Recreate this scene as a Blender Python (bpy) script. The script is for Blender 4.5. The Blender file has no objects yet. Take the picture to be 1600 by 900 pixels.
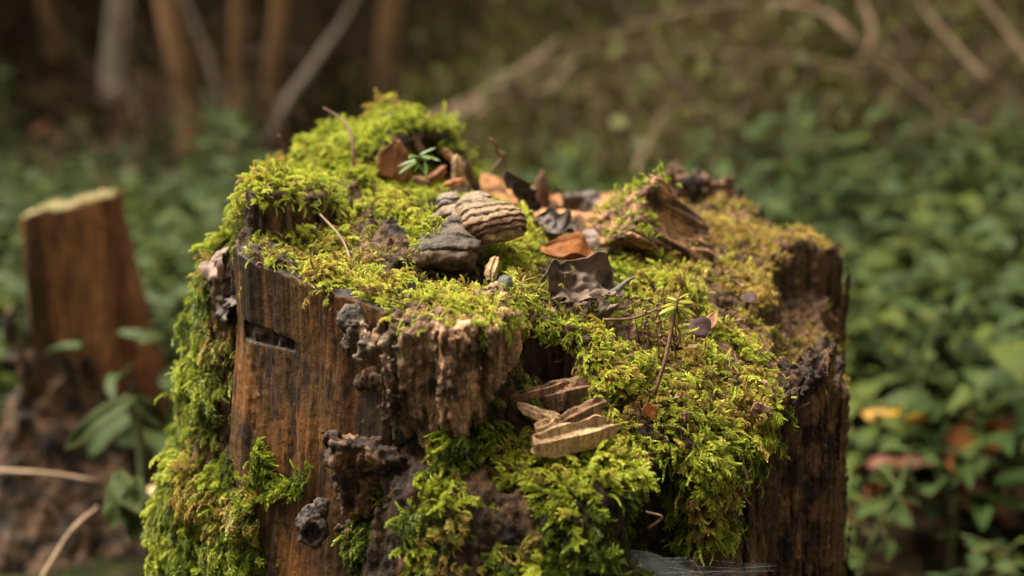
import bpy, math, random, time
import numpy as np
import openvdb as vdb
from mathutils import Vector, Matrix, Euler
T0 = time.time()
S = bpy.context.scene
COL = S.collection
random.seed(11)
rng = np.random.default_rng(7)
R_ = math.radians

# ------------------------------------------------------------------ camera, world, sun, exposure
CAM = np.array((0.0, -0.90, 0.236))
PITCH = R_(16.0)
FPX = 1600 * 50.0 / 36.0
cd = bpy.data.cameras.new('camera')
cd.lens = 50.0
cd.sensor_width = 36.0
cd.clip_start = 0.02
cd.clip_end = 200.0
cd.dof.use_dof = True
cd.dof.focus_distance = 0.81
cd.dof.aperture_fstop = 3.7
cam = bpy.data.objects.new('camera', cd)
COL.objects.link(cam)
cam.location = CAM
cam.rotation_euler = (R_(90) - PITCH, 0, 0)
S.camera = cam

SUN_EL, SUN_AZ = R_(61), R_(-60)      # azimuth from +Y towards +X (behind and left)
w = bpy.data.worlds.new('World')
S.world = w
w.use_nodes = True
wn, wl = w.node_tree.nodes, w.node_tree.links
bg = wn['Background']
sky = wn.new('ShaderNodeTexSky')
sky.sky_type = 'NISHITA'
sky.sun_disc = False
sky.sun_elevation = SUN_EL
sky.sun_rotation = SUN_AZ
sky.air_density = 1.2
sky.dust_density = 4.0
hs = wn.new('ShaderNodeHueSaturation')
hs.inputs['Saturation'].default_value = 0.12
mixw = wn.new('ShaderNodeMix')
mixw.data_type = 'RGBA'
mixw.blend_type = 'MULTIPLY'
mixw.inputs['Factor'].default_value = 1.0
mixw.inputs[7].default_value = (1.09, 1.0, 0.80, 1)      # overcast light through a warm camera balance
wl.new(sky.outputs[0], hs.inputs['Color'])
wl.new(hs.outputs[0], mixw.inputs[6])
wl.new(mixw.outputs[2], bg.inputs['Color'])
bg.inputs['Strength'].default_value = 0.05
sd = bpy.data.lights.new('sun', 'SUN')
sd.energy = 1.5
sd.angle = R_(48)
sd.color = (1.0, 0.955, 0.86)
sun = bpy.data.objects.new('sun', sd)
COL.objects.link(sun)
sv = Vector((math.sin(SUN_AZ) * math.cos(SUN_EL), math.cos(SUN_AZ) * math.cos(SUN_EL), math.sin(SUN_EL)))
sun.rotation_euler = sv.to_track_quat('Z', 'Y').to_euler()
sun.location = sv * 20
S.view_settings.view_transform = 'Standard'
S.view_settings.look = 'None'
S.view_settings.gamma = 1.0
S.view_settings.exposure = 3.42
S.cycles.max_bounces = 6
S.cycles.transparent_max_bounces = 8

# ------------------------------------------------------------------ survey helpers
cP, sP = math.cos(PITCH), math.sin(PITCH)

def ray(px, py):
    a, b = (px - 800) / FPX, (450 - py) / FPX
    return np.array((a, cP + b * sP, -sP + b * cP))

def P(px, py, Y):
    """point of the place seen at (px, py) that stands at depth y = Y"""
    d = ray(px, py)
    return CAM + d * ((Y - CAM[1]) / d[1])

def proj(p):
    q = p - CAM
    u = q[..., 0]
    dep = q[..., 1] * cP - q[..., 2] * sP
    v = q[..., 1] * sP + q[..., 2] * cP
    return 800 + FPX * u / dep, 450 - FPX * v / dep, dep

def ss(a, b, x):
    t = np.clip((x - a) / (b - a), 0, 1)
    return t * t * (3 - 2 * t)

_perm = rng.permutation(256).astype(np.int64)
_perm = np.concatenate([_perm, _perm, _perm])
_val = rng.random(256).astype(np.float32) * 2 - 1

def vnoise(x, y, z):
    x, y, z = np.broadcast_arrays(x, y, z)
    xi, yi, zi = np.floor(x).astype(np.int64), np.floor(y).astype(np.int64), np.floor(z).astype(np.int64)
    fx, fy, fz = (x - xi), (y - yi), (z - zi)
    fx = fx * fx * fx * (fx * (fx * 6 - 15) + 10)
    fy = fy * fy * fy * (fy * (fy * 6 - 15) + 10)
    fz = fz * fz * fz * (fz * (fz * 6 - 15) + 10)
    xi &= 255; yi &= 255; zi &= 255
    A, B = _perm[xi], _perm[xi + 1]
    AA, AB, BA, BB = _perm[A + yi], _perm[A + yi + 1], _perm[B + yi], _perm[B + yi + 1]
    v = lambda h: _val[_perm[h]]
    x00 = v(AA + zi) * (1 - fx) + v(BA + zi) * fx
    x10 = v(AB + zi) * (1 - fx) + v(BB + zi) * fx
    x01 = v(AA + zi + 1) * (1 - fx) + v(BA + zi + 1) * fx
    x11 = v(AB + zi + 1) * (1 - fx) + v(BB + zi + 1) * fx
    return (x00 * (1 - fy) + x10 * fy) * (1 - fz) + (x01 * (1 - fy) + x11 * fy) * fz

def fbm(x, y, z, o=4, g=0.5):
    s, a, t = 0, 1.0, 0
    for k in range(o):
        s = s + a * vnoise(x * 2 ** k + 17.3 * k, y * 2 ** k + 5.1 * k, z * 2 ** k + 9.7 * k)
        t += a
        a *= g
    return s / t

def ridge(x, y, z, o=3):
    s, a, t = 0, 1.0, 0
    for k in range(o):
        s = s + a * (1 - np.abs(vnoise(x * 2 ** k + 3.3 * k, y * 2 ** k + 7.1 * k, z * 2 ** k + 1.7 * k)) * 2)
        t += a
        a *= 0.5
    return s / t

def in_poly(x, y, poly):
    r = np.zeros(np.shape(x), bool)
    n = len(poly)
    for i in range(n):
        x0, y0 = poly[i]
        x1, y1 = poly[(i + 1) % n]
        if y0 == y1:
            continue
        c = ((y0 > y) != (y1 > y)) & (x < (x1 - x0) * (y - y0) / (y1 - y0) + x0)
        r ^= c
    return r

def sd_poly(x, y, poly):
    d = np.full(np.broadcast(x, y).shape, 1e9)
    x, y = np.broadcast_arrays(x, y)
    n = len(poly)
    for i in range(n):
        ax, ay = poly[i]
        bx, by = poly[(i + 1) % n]
        ex, ey = bx - ax, by - ay
        t = np.clip(((x - ax) * ex + (y - ay) * ey) / (ex * ex + ey * ey), 0, 1)
        d = np.minimum(d, (x - ax - t * ex) ** 2 + (y - ay - t * ey) ** 2)
    d = np.sqrt(d)
    return np.where(in_poly(x, y, poly), -d, d)

def smin(a, b, k):
    h = np.clip(0.5 + 0.5 * (b - a) / k, 0, 1)
    return b * (1 - h) + a * h - k * h * (1 - h)

def smax(a, b, k):
    return -smin(-a, -b, k)

# ------------------------------------------------------------------ object helpers
def mesh_from(name, v, f, smooth=True):
    me = bpy.data.meshes.new(name)
    v = np.asarray(v, np.float32)
    if isinstance(f, np.ndarray):
        me.vertices.add(len(v))
        me.vertices.foreach_set('co', v.ravel())
        k = f.shape[1]
        me.loops.add(f.size)
        me.loops.foreach_set('vertex_index', f.astype(np.int32).ravel())
        me.polygons.add(len(f))
        me.polygons.foreach_set('loop_start', np.arange(0, f.size, k, dtype=np.int32))
        me.polygons.foreach_set('loop_total', np.full(len(f), k, np.int32))
        me.update(calc_edges=True)
        me.validate()
    else:
        me.from_pydata([tuple(q) for q in v], [], f)
    if smooth and len(me.polygons):
        me.polygons.foreach_set('use_smooth', np.ones(len(me.polygons), bool))
    return me

def tag(o, label=None, cat=None, group=None, kind=None):
    if label: o['label'] = label
    if cat: o['category'] = cat
    if group: o['group'] = group
    if kind: o['kind'] = kind
    return o

def empty(name, loc, label, cat, group=None):
    o = bpy.data.objects.new(name, None)
    o.empty_display_size = 0.02
    COL.objects.link(o)
    o.location = Vector([float(c) for c in loc])
    return tag(o, label, cat, group)

def origin_of(p):
    v = Vector((0, 0, 0))
    while p is not None:
        v += p.location
        p = p.parent
    return np.array(v)

def obj(name, v, f, mat, parent=None, smooth=True, base=None):
    """one mesh object; v in world coordinates"""
    v = np.asarray(v, float)
    if parent is not None:
        off = origin_of(parent)
    else:
        off = np.array(base if base is not None else (0, 0, 0), float)
    me = mesh_from(name, v - off, f, smooth)
    me.materials.append(mat)
    o = bpy.data.objects.new(name, me)
    COL.objects.link(o)
    if parent is not None:
        o.parent = parent
    else:
        o.location = off
    return o

def attr(me, name, vals):
    a = me.attributes.new(name, 'FLOAT', 'POINT')
    a.data.foreach_set('value', np.asarray(vals, np.float32))

def attr_col(me, name, vals):
    a = me.attributes.new(name, 'FLOAT_COLOR', 'POINT')
    c = np.ones((len(vals), 4), np.float32)
    c[:, :3] = vals
    a.data.foreach_set('color', c.ravel())

def copy_tree(o, parent=None):
    c = o.copy()
    COL.objects.link(c)
    if parent is not None:
        c.parent = parent
    for ch in list(o.children):
        copy_tree(ch, c)
    return c

def sdf_mesh(lo, hi, vox, fn):
    ax = [np.arange(lo[i], hi[i] + vox, vox) for i in range(3)]
    X = ax[0][:, None, None].astype(np.float32)
    Y = ax[1][None, :, None].astype(np.float32)
    Z = ax[2][None, None, :].astype(np.float32)
    d = fn(X, Y, Z)
    d = np.broadcast_to(d, (len(ax[0]), len(ax[1]), len(ax[2]))).astype(np.float32)
    d = np.clip(d, -3 * vox, 3 * vox).copy()
    for i in range(3):
        s = [slice(None)] * 3
        for e in (0, -1):
            s[i] = e
            d[tuple(s)] = np.maximum(d[tuple(s)], vox)
    g = vdb.FloatGrid(3 * vox)
    g.copyFromArray(d, tolerance=0.0)
    r = g.convertToPolygons(isovalue=0.0, adaptivity=0.0)
    pts = np.asarray(r[0], float) * vox + np.array(lo)
    q = np.asarray(r[-1])
    return pts, q[:, ::-1].copy()

def vnormals(v, q):
    n = np.cross(v[q[:, 2]] - v[q[:, 0]], v[q[:, 3]] - v[q[:, 1]])
    out = np.zeros_like(v)
    for k in range(4):
        np.add.at(out, q[:, k], n)
    l = np.linalg.norm(out, axis=1, keepdims=True)
    return out / np.maximum(l, 1e-12)

def orient(v, q):
    """make quads face outward (positive volume)"""
    c = v.mean(0)
    a = v[q] - c
    vol = np.einsum('ij,ij->i', a[:, 0], np.cross(a[:, 1], a[:, 2])).sum() + np.einsum('ij,ij->i', a[:, 0], np.cross(a[:, 2], a[:, 3])).sum()
    return q if vol > 0 else q[:, ::-1].copy()

# ------------------------------------------------------------------ node helpers
def new_mat(name):
    m = bpy.data.materials.new(name)
    m.use_nodes = True
    nt = m.node_tree
    return m, nt.nodes, nt.links, nt.nodes['Principled BSDF']

def nd(N, t, **kw):
    n = N.new(t)
    for k, v in kw.items():
        setattr(n, k, v)
    return n

def ramp(N, L, fac, stops):
    r = N.new('ShaderNodeValToRGB')
    e = r.color_ramp.elements
    while len(e) < len(stops):
        e.new(0.5)
    for i, (p, c) in enumerate(stops):
        e[i].position = p
        e[i].color = (*c, 1)
    L.new(fac, r.inputs[0])
    return r.outputs[0]

def noise(N, L, co, scale, detail=4, rough=0.55, stretch=None, dist=0.0):
    if stretch is not None:
        mp = N.new('ShaderNodeMapping')
        mp.inputs['Scale'].default_value = stretch
        L.new(co, mp.inputs[0])
        co = mp.outputs[0]
    n = N.new('ShaderNodeTexNoise')
    n.inputs['Scale'].default_value = scale
    n.inputs['Detail'].default_value = detail
    n.inputs['Roughness'].default_value = rough
    n.inputs['Distortion'].default_value = dist
    L.new(co, n.inputs['Vector'])
    return n.outputs[0]

def mixc(N, L, fac, a, b, mode='MIX'):
    m = N.new('ShaderNodeMix')
    m.data_type = 'RGBA'
    m.blend_type = mode
    for s, v in ((0, fac), (6, a), (7, b)):
        if hasattr(v, 'is_output'):
            L.new(v, m.inputs[s])
        elif s == 0:
            m.inputs[0].default_value = v
        else:
            m.inputs[s].default_value = (*v, 1)
    return m.outputs[2]

def math_(N, L, op, a, b=None, clamp=False):
    m = N.new('ShaderNodeMath')
    m.operation = op
    m.use_clamp = clamp
    for i, v in enumerate((a, b)):
        if v is None:
            continue
        if hasattr(v, 'is_output'):
            L.new(v, m.inputs[i])
        else:
            m.inputs[i].default_value = v
    return m.outputs[0]

def bump(N, L, B, h, dist, strength=1.0):
    b = N.new('ShaderNodeBump')
    b.inputs['Distance'].default_value = dist
    b.inputs['Strength'].default_value = strength
    L.new(h, b.inputs['Height'])
    L.new(b.outputs[0], B.inputs['Normal'])

def mat_wood(name, use_col=True, tint=(1, 1, 1), rough=0.75, bdist=0.003, fibk=.85, fs=260, f2k=.45):
    """decayed wood: vertex colour for the big zones, stretched noise for the fibres"""
    m, N, L, B = new_mat(name)
    co = nd(N, 'ShaderNodeTexCoord').outputs['Object']
    fib = noise(N, L, co, fs, 5, 0.62, (1, 1, 0.045), 0.3)
    fib2 = noise(N, L, co, 110, 5, 0.6, (1, 1, 0.035), .4)
    gr = noise(N, L, co, 700, 4, 0.6)
    if use_col:
        base = nd(N, 'ShaderNodeAttribute', attribute_name='col').outputs['Color']
    else:
        rgb = nd(N, 'ShaderNodeRGB')
        rgb.outputs[0].default_value = (*tint, 1)
        base = rgb.outputs[0]
    f = ramp(N, L, fib, [(0.34, (0.16, 0.145, 0.14)), (0.5, (1, 1, 1)), (0.66, (1.7, 1.62, 1.5))])
    c = mixc(N, L, fibk, base, f, 'MULTIPLY')
    f2 = ramp(N, L, fib2, [(0.33, (0.45, 0.42, 0.42)), (0.55, (1, 1, 1)), (0.75, (1.25, 1.2, 1.1))])
    c = mixc(N, L, f2k, c, f2, 'MULTIPLY')
    g = ramp(N, L, gr, [(0.33, (0.35, 0.33, 0.32)), (0.5, (1, 1, 1)), (0.68, (1.6, 1.55, 1.45))])
    c = mixc(N, L, 0.7, c, g, 'MULTIPLY')
    L.new(c, B.inputs['Base Color'])
    B.inputs['Roughness'].default_value = rough
    B.inputs['Specular IOR Level'].default_value = 0.25
    h = math_(N, L, 'ADD', math_(N, L, 'MULTIPLY', fib, 1.0), math_(N, L, 'MULTIPLY', gr, 0.6))
    bump(N, L, B, h, bdist, 0.9)
    return m

def mat_simple(name, stops, scale, stretch=None, rough=0.7, bd=0.0006, detail=5, spec=0.3, dist=0.0):
    m, N, L, B = new_mat(name)
    co = nd(N, 'ShaderNodeTexCoord').outputs['Object']
    n = noise(N, L, co, scale, detail, 0.6, stretch, dist)
    L.new(ramp(N, L, n, stops), B.inputs['Base Color'])
    B.inputs['Roughness'].default_value = rough
    B.inputs['Specular IOR Level'].default_value = spec
    if bd:
        bump(N, L, B, n, bd, 1.0)
    return m

def mat_leaf(name, c0, c1, trans=0.35, rough=0.45, scale=60, hue_var=0.0, spec=0.35, emboss=0.0006):
    m, N, L, B = new_mat(name)
    co = nd(N, 'ShaderNodeTexCoord').outputs['Object']
    n = noise(N, L, co, scale, 4)
    c = ramp(N, L, n, [(0.3, c0), (0.7, c1)])
    if hue_var:
        oi = nd(N, 'ShaderNodeObjectInfo')
        h = nd(N, 'ShaderNodeHueSaturation')
        v = math_(N, L, 'ADD', math_(N, L, 'MULTIPLY', oi.outputs['Random'], hue_var), 1 - hue_var * 0.5)
        L.new(v, h.inputs['Value'])
        hv = math_(N, L, 'ADD', math_(N, L, 'MULTIPLY', oi.outputs['Random'], -0.03), 0.515)
        L.new(hv, h.inputs['Hue'])
        L.new(c, h.inputs['Color'])
        c = h.outputs[0]
    L.new(c, B.inputs['Base Color'])
    B.inputs['Roughness'].default_value = rough
    B.inputs['Specular IOR Level'].default_value = spec
    if emboss:
        bump(N, L, B, n, emboss, 0.8)
    t = nd(N, 'ShaderNodeBsdfTranslucent')
    L.new(c, t.inputs['Color'])
    mx = nd(N, 'ShaderNodeMixShader')
    mx.inputs[0].default_value = trans
    L.new(B.outputs[0], mx.inputs[1])
    L.new(t.outputs[0], mx.inputs[2])
    L.new(mx.outputs[0], N['Material Output'].inputs['Surface'])
    return m

def mat_moss(name, stops, trans=0.35, gain=(0.35, 1.25)):
    """shoot colour: instance 'tint' picks the hue, 'age' along the shoot makes the new tips paler"""
    m, N, L, B = new_mat(name)
    t = nd(N, 'ShaderNodeAttribute', attribute_name='tint', attribute_type='INSTANCER').outputs['Fac']
    a = nd(N, 'ShaderNodeAttribute', attribute_name='age').outputs['Fac']
    c = ramp(N, L, t, stops)
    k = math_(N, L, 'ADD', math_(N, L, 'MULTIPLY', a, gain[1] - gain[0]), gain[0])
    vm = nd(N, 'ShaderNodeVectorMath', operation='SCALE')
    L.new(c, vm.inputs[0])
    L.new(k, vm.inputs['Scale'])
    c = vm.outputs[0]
    L.new(c, B.inputs['Base Color'])
    B.inputs['Roughness'].default_value = 0.36
    B.inputs['Specular IOR Level'].default_value = 0.35
    tr = nd(N, 'ShaderNodeBsdfTranslucent')
    L.new(c, tr.inputs['Color'])
    mx = nd(N, 'ShaderNodeMixShader')
    mx.inputs[0].default_value = trans
    L.new(B.outputs[0], mx.inputs[1])
    L.new(tr.outputs[0], mx.inputs[2])
    L.new(mx.outputs[0], N['Material Output'].inputs['Surface'])
    return m

M_WOOD = mat_wood('decayed_wood')
M_PLANK = mat_wood('smooth_brown_wood', rough=0.6, bdist=0.0010, fibk=.45, fs=520, f2k=.3)

# ------------------------------------------------------------------ THE STUMP
ZG = -0.45                                     # ground level at the stump
OUT = [(-.168, -.060), (-.150, -.105), (-.120, -.128), (-.072, -.160), (-.03, -.178), (0.0, -.172), (0.004, -.128), (.030, -.122), (.046, -.150),
       (.068, -.166), (.105, -.158), (.135, -.140), (.172, -.114), (.209, -.060), (.218, .0), (.222, .05), (.236, .085), (.216, .15),
       (.150, .195), (.08, .222), (.0, .228), (-.08, .222), (-.15, .17), (-.180, .08), (-.176, 0.0)]
CTRL = [(380, 378, -.10), (500, 445, -.135), (600, 482, -.165), (700, 510, -.185), (790, 502, -.185), (700, 458, -.12), (620, 430, -.12),
        (560, 400, -.09), (470, 390, -.07), (365, 368, -.055), (600, 316, -.02), (640, 382, -.07), (740, 310, .06), (670, 304, .05), (800, 335, .02),
        (830, 385, -.02), (840, 445, -.08), (760, 305, .18), (850, 338, .2), (950, 347, .18), (1070, 296, .2), (1160, 305, .19), (1230, 348, .15),
        (870, 412, -.03), (900, 475, -.09), (980, 435, -.04), (1000, 505, -.10), (950, 392, .02), (900, 548, -.155), (1000, 585, -.145),
        (960, 645, -.165), (1060, 645, -.155), (1160, 640, -.13), (1100, 405, .0), (1100, 335, .1), (1100, 485, -.07), (1100, 565, -.12),
        (1200, 400, .05), (1200, 485, -.04), (1200, 570, -.09), (1290, 366, .12), (1255, 380, .06), (520, 293, .05), (450, 270, .1),
        (1030, 350, .08), (900, 380, .05), (1210, 615, -.12)]
cp = np.array([P(*c) for c in CTRL])
cp = np.vstack([cp, [(-.1, .22, .03), (.05, .23, -.01), (-.19, .1, .03), (.22, .05, -.02), (.1, .24, 0.0)]])

def tps_fit(c):
    n = len(c)
    r = np.linalg.norm(c[:, None, :2] - c[None, :, :2], axis=2)
    K = np.where(r > 0, r ** 2 * np.log(np.maximum(r, 1e-9)), 0) + np.eye(n) * 2e-4
    Pm = np.c_[np.ones(n), c[:, :2]]
    A = np.block([[K, Pm], [Pm.T, np.zeros((3, 3))]])
    return np.linalg.solve(A, np.r_[c[:, 2], 0, 0, 0])
_tw = tps_fit(cp)

def tps(x, y):
    s = _tw[-3] + _tw[-2] * x + _tw[-1] * y
    for k in range(len(cp)):
        r2 = (x - cp[k, 0]) ** 2 + (y - cp[k, 1]) ** 2
        s = s + _tw[k] * 0.5 * r2 * np.log(np.maximum(r2, 1e-18))
    return np.clip(s, -.09, .07)

LEDGE = [(-.160, -.058), (-.135, -.055), (-.112, -.035), (-.098, .03), (-.09, .14), (-.165, .15), (-.170, .0)]
RWALL = [(.184, .065), (.27, .085), (.27, -.2), (.19, -.2), (.160, -.05), (.172, .02)]     # the lower terrace at the right front

def body(X, Y, Z):
    x2, y2 = X[:, :, 0], Y[:, :, 0]
    x2, y2 = np.broadcast_arrays(x2, y2)
    d2 = sd_poly(x2, y2, OUT)
    ang = np.arctan2(y2 - .02, x2 - .015)
    smooth_zone = ss(-.155, -.14, -np.abs(x2 + .115) - .03) * ss(-.02, -.06, y2)
    rough_amt = 1 - .85 * ss(.02, .0, sd_poly(x2, y2, [(-.19, -.08), (-.14, -.16), (-.06, -.2), (-.06, -.12), (-.15, -.05)]))
    rr = ss(.08, .12, x2)
    f1 = fbm(x2 * 28, y2 * 28, 0 * x2, 3) * .009
    f2 = ridge(x2 * 70, y2 * 70, 0 * x2 + 4, 3)
    f3 = fbm(x2 * 230, y2 * 230, 0 * x2 + 9, 3) * .0035
    gro = np.clip(f2 - .45, 0, 1) * .022
    dside = d2 + rough_amt * (f1 + f3 + gro * (.7 + .6 * rr))
    H = tps(x2, y2)
    # terrace drop at right front
    dt = sd_poly(x2, y2, RWALL) + fbm(x2 * 60, y2 * 60, 0 * x2 + 3, 3) * .012
    H = H - .036 * ss(.003, -.003, dt) * ss(-.09, -.02, y2)
    H = H + fbm(x2 * 40, y2 * 40, 0 * x2 + 7, 3) * .006
    spl = ridge(x2 * 110, y2 * 110, 0 * x2 + 2, 3) * .006 * ss(-.05, -.004, d2) + fbm(x2 * 300, y2 * 300, 0 * x2, 3) * .004
    sawn = ss(.02, -.005, sd_poly(x2, y2, [(-.03, .10), (.10, .12), (.10, .22), (.0, .24), (-.06, .2)]))
    H = H + spl * (1 - .75 * sawn) - .006 + .014 * sawn
    Hl = .054 - .12 * (y2 + .055) + fbm(x2 * 45, y2 * 45, 0 * x2 + 5, 3) * .008
    dl = sd_poly(x2, y2, LEDGE) + f3 * 1.5 + f1 * .5
    flare = .10 * ss(.0, -.26, Z) * (.35 + .35 * (np.cos(ang * 5 + 1.0) * .5 + .5))[:, :, None]
    flare = flare * (1 - .2 * ss(-.10, -.17, x2) - .85 * ss(.12, .2, x2))[:, :, None] * .55
    d = smax(dside[:, :, None] - flare, (Z - H[:, :, None]) * .75, .006)
    dled = smax(dl[:, :, None], (Z - Hl[:, :, None]) * .8, .006)
    dled = np.maximum(dled, -(Z + .01))
    d = smin(d, dled, .014)
    # bark flank on the left, lower than the ledge
    FL = [(-.150, -.085), (-.185, -.060), (-.198, -.02), (-.200, .03), (-.190, .09), (-.14, .06)]
    dfl = sd_poly(x2, y2, FL) + f1 + f3 * 1.4
    Hf = .022 - 1.1 * (-.168 - x2) * (x2 < -.168) + fbm(x2 * 60, y2 * 60, 0 * x2 + 2, 3) * .012
    dfl = smax(dfl[:, :, None] - .035 * ss(-.02, -.22, Z), (Z - Hf[:, :, None]) * .7, .008)
    d = smin(d, dfl, .008)
    # lower shelf that carries the front moss
    SH = [(-.075, -.16), (-.068, -.196), (-.03, -.222), (.02, -.228), (.056, -.215), (.068, -.17), (.03, -.11), (-.03, -.11)]
    ds = sd_poly(x2, y2, SH) + fbm(x2 * 45, y2 * 45, 0 * x2 + 1, 3) * .012 + f3
    Hs = -.066 + .30 * (y2 + .19) + fbm(x2 * 60, y2 * 60, 0 * x2 + 8, 3) * .008
    dsh = smax(ds[:, :, None] - .05 * ss(-.07, -.25, Z), (Z - Hs[:, :, None]) * .75, .015)
    d = smin(d, dsh, .006)
    # dark recesses under the right slope and beside the shelf
    c1 = P(1010, 830, -.17)
    e = np.sqrt(((X - c1[0]) / .030) ** 2 + ((Y - c1[1]) / .045) ** 2 + ((Z - c1[2]) / .045) ** 2)
    d = np.maximum(d, -(e - 1) * .028)
    c1 = P(590, 740, -.16)
    e = np.sqrt(((X - c1[0]) / .022) ** 2 + ((Y - c1[1]) / .03) ** 2 + ((Z - c1[2]) / .022) ** 2)
    d = np.maximum(d, -(e - 1) * .02)
    return d

POOL = []        # surfaces that moss may grow on

def wood_colors(v, n, zone=None):
    """big colour zones of the rotten wood"""
    x, y, z = v.T
    a = fbm(x * 25, y * 25, z * 8, 3) * .5 + .5
    b = fbm(x * 70, y * 70, z * 20 + 5, 4) * .5 + .5
    c = fbm(x * 140 + 9, y * 140, z * 90, 3) * .5 + .5
    dark = np.array((.016, .0105, .007))
    brown = np.array((.088, .048, .022))
    tan = np.array((.19, .112, .055))
    red = np.array((.085, .034, .017))
    t = ss(.30, .62, a * .5 + b * .5)[:, None]
    col = dark * (1 - t) + brown * t
    t = (ss(.56, .76, b) * .6)[:, None]
    col = col * (1 - t) + tan * t
    t = (ss(.55, .75, c) * ss(.4, .7, n[:, 2] * .5 + .5) * .8)[:, None]
    col = col * (1 - t) + red * t
    return col

def wood_part(name, lo, hi, vox, fn, mat, parent, disp=.0018, crumble=.001, colfn=None, pool=True, zfreq=.09, label=None):
    v, q = sdf_mesh(lo, hi, vox, fn)
    q = orient(v, q)
    n = vnormals(v, q)
    x, y, z = v.T
    fi = fbm(x * 190, y * 190, z * 190 * zfreq, 4)
    ri = ridge(x * 330, y * 330, z * 330 * zfreq, 2)
    cr = fbm(x * 260 + 4, y * 260, z * 260, 3)
    v = v + n * (fi * disp * 1.6 - np.clip(ri - .5, 0, 1) * disp * 1.3 + cr * crumble * 1.6)[:, None]
    n = vnormals(v, q)
    o = obj(name, v, q, mat, parent)
    col = (colfn or wood_colors)(v, n)
    # colour darkened in the hollows of the fibre relief
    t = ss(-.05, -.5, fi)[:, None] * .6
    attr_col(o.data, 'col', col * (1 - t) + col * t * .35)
    if pool:
        POOL.append((v, q, n))
    if label:
        o['label'] = label
    return o

stump = empty('tree_stump', (.015, .02, ZG), 'large old tree stump covered in bright green moss in the centre foreground', 'tree stump')

def col_trunk(v, n):
    col = wood_colors(v, n)
    px, py, dep = proj(v)
    x, y, z = v.T
    # pale orange sawn wood at the back of the top
    t = ss(.022, .0, sd_poly(x, y, [(-.03, .10), (.10, .12), (.10, .22), (.0, .24), (-.06, .2)])) * ss(.3, .7, n[:, 2])
    t = (t * ss(.25, .5, fbm(x * 40, y * 40, z * 40, 3) * .5 + .6))[:, None]
    col = col * (1 - t) + np.array((.42, .20, .085)) * t
    # right front columns are warmer
    t = (ss(.12, .18, x) * ss(-.04, -.06, z) * .55)[:, None]
    col = col * (1 - t) + np.array((.12, .062, .027)) * (.4 + 1.1 * (fbm(x * 120, y * 120, z * 8, 3) * .5 + .5)[:, None]) * t
    return col

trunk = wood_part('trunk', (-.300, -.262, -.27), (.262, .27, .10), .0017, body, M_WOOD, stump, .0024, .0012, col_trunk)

# lower trunk down to the ground, with root flare
th = np.linspace(0, 2 * np.pi, 160, endpoint=False)
zz = np.linspace(-.255, ZG - .06, 14)
vv = []
for z in zz:
    u = (z + .255) / (ZG - .06 + .255)
    r = np.array([.2 + .035 + u ** 1.5 * (.05 + .05 * (math.cos(5 * t + 1) * .5 + .5)) for t in th])
    r = r + fbm(np.cos(th) * 6, np.sin(th) * 6, th * 0 + z * 3, 4) * .03
    vv.append(np.c_[.015 + r * np.cos(th), .01 + r * np.sin(th) * 1.02, np.full(len(th), z)])
vv = np.vstack(vv)
nt_ = len(th)
ff = np.array([(i * nt_ + j, (i + 1) * nt_ + j, (i + 1) * nt_ + (j + 1) % nt_, i * nt_ + (j + 1) % nt_) for i in range(len(zz) - 1) for j in range(nt_)])
ff = orient(vv, ff)
rf = obj('root_flare', vv, ff, M_WOOD, stump)
attr_col(rf.data, 'col', wood_colors(vv, vnormals(vv, ff)))

# smooth brown plank at the left front
pA, pB, pC, pD = P(361, 383, -.085), P(383, 386, -.108), P(500, 447, -.142), P(603, 484, -.170)
PL = [tuple(p[:2]) for p in (pA, pB, pC, pD)] + [(-.055, -.14), (-.15, -.06)]
def plank(X, Y, Z):
    x2, y2 = np.broadcast_arrays(X[:, :, 0], Y[:, :, 0])
    d2 = sd_poly(x2, y2, PL) + fbm(x2 * 60, y2 * 60, 0 * x2, 3) * .003 + np.clip(ridge(x2 * 120, y2 * 120, 0 * x2 + 6, 2) - .75, 0, 1) * .006
    H = pA[2] + (x2 - pA[0]) / (pD[0] - pA[0]) * (pD[2] - pA[2]) - .001
    H = H + fbm(x2 * 90, y2 * 90, 0 * x2, 3) * .003
    fl = .10 * np.clip(-.02 - Z, 0, 1)
    d = np.maximum(d2[:, :, None] - fl, Z - H[:, :, None])
    # sawn slot
    a, b = P(384, 522, -.11), P(461, 546, -.135)
    mid = (a + b) / 2
    ux = (b - a) / np.linalg.norm(b - a)
    nx, ny = -ux[1], ux[0]
    nl = math.hypot(nx, ny); nx, ny = nx / nl, ny / nl
    s = (X - mid[0]) * ux[0] + (Y - mid[1]) * ux[1] + (Z - mid[2]) * ux[2]
    q = (X - mid[0]) * nx + (Y - mid[1]) * ny
    zz_ = (Z - mid[2]) - s * (ux[2])
    box = np.maximum(np.maximum(np.abs(s + .006) - .0225, np.abs(zz_) - .0040 - .08 * np.clip(-s, -.02, .02)), np.abs(q) - .03)
    d = np.maximum(d, -box)
    return d
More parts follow.
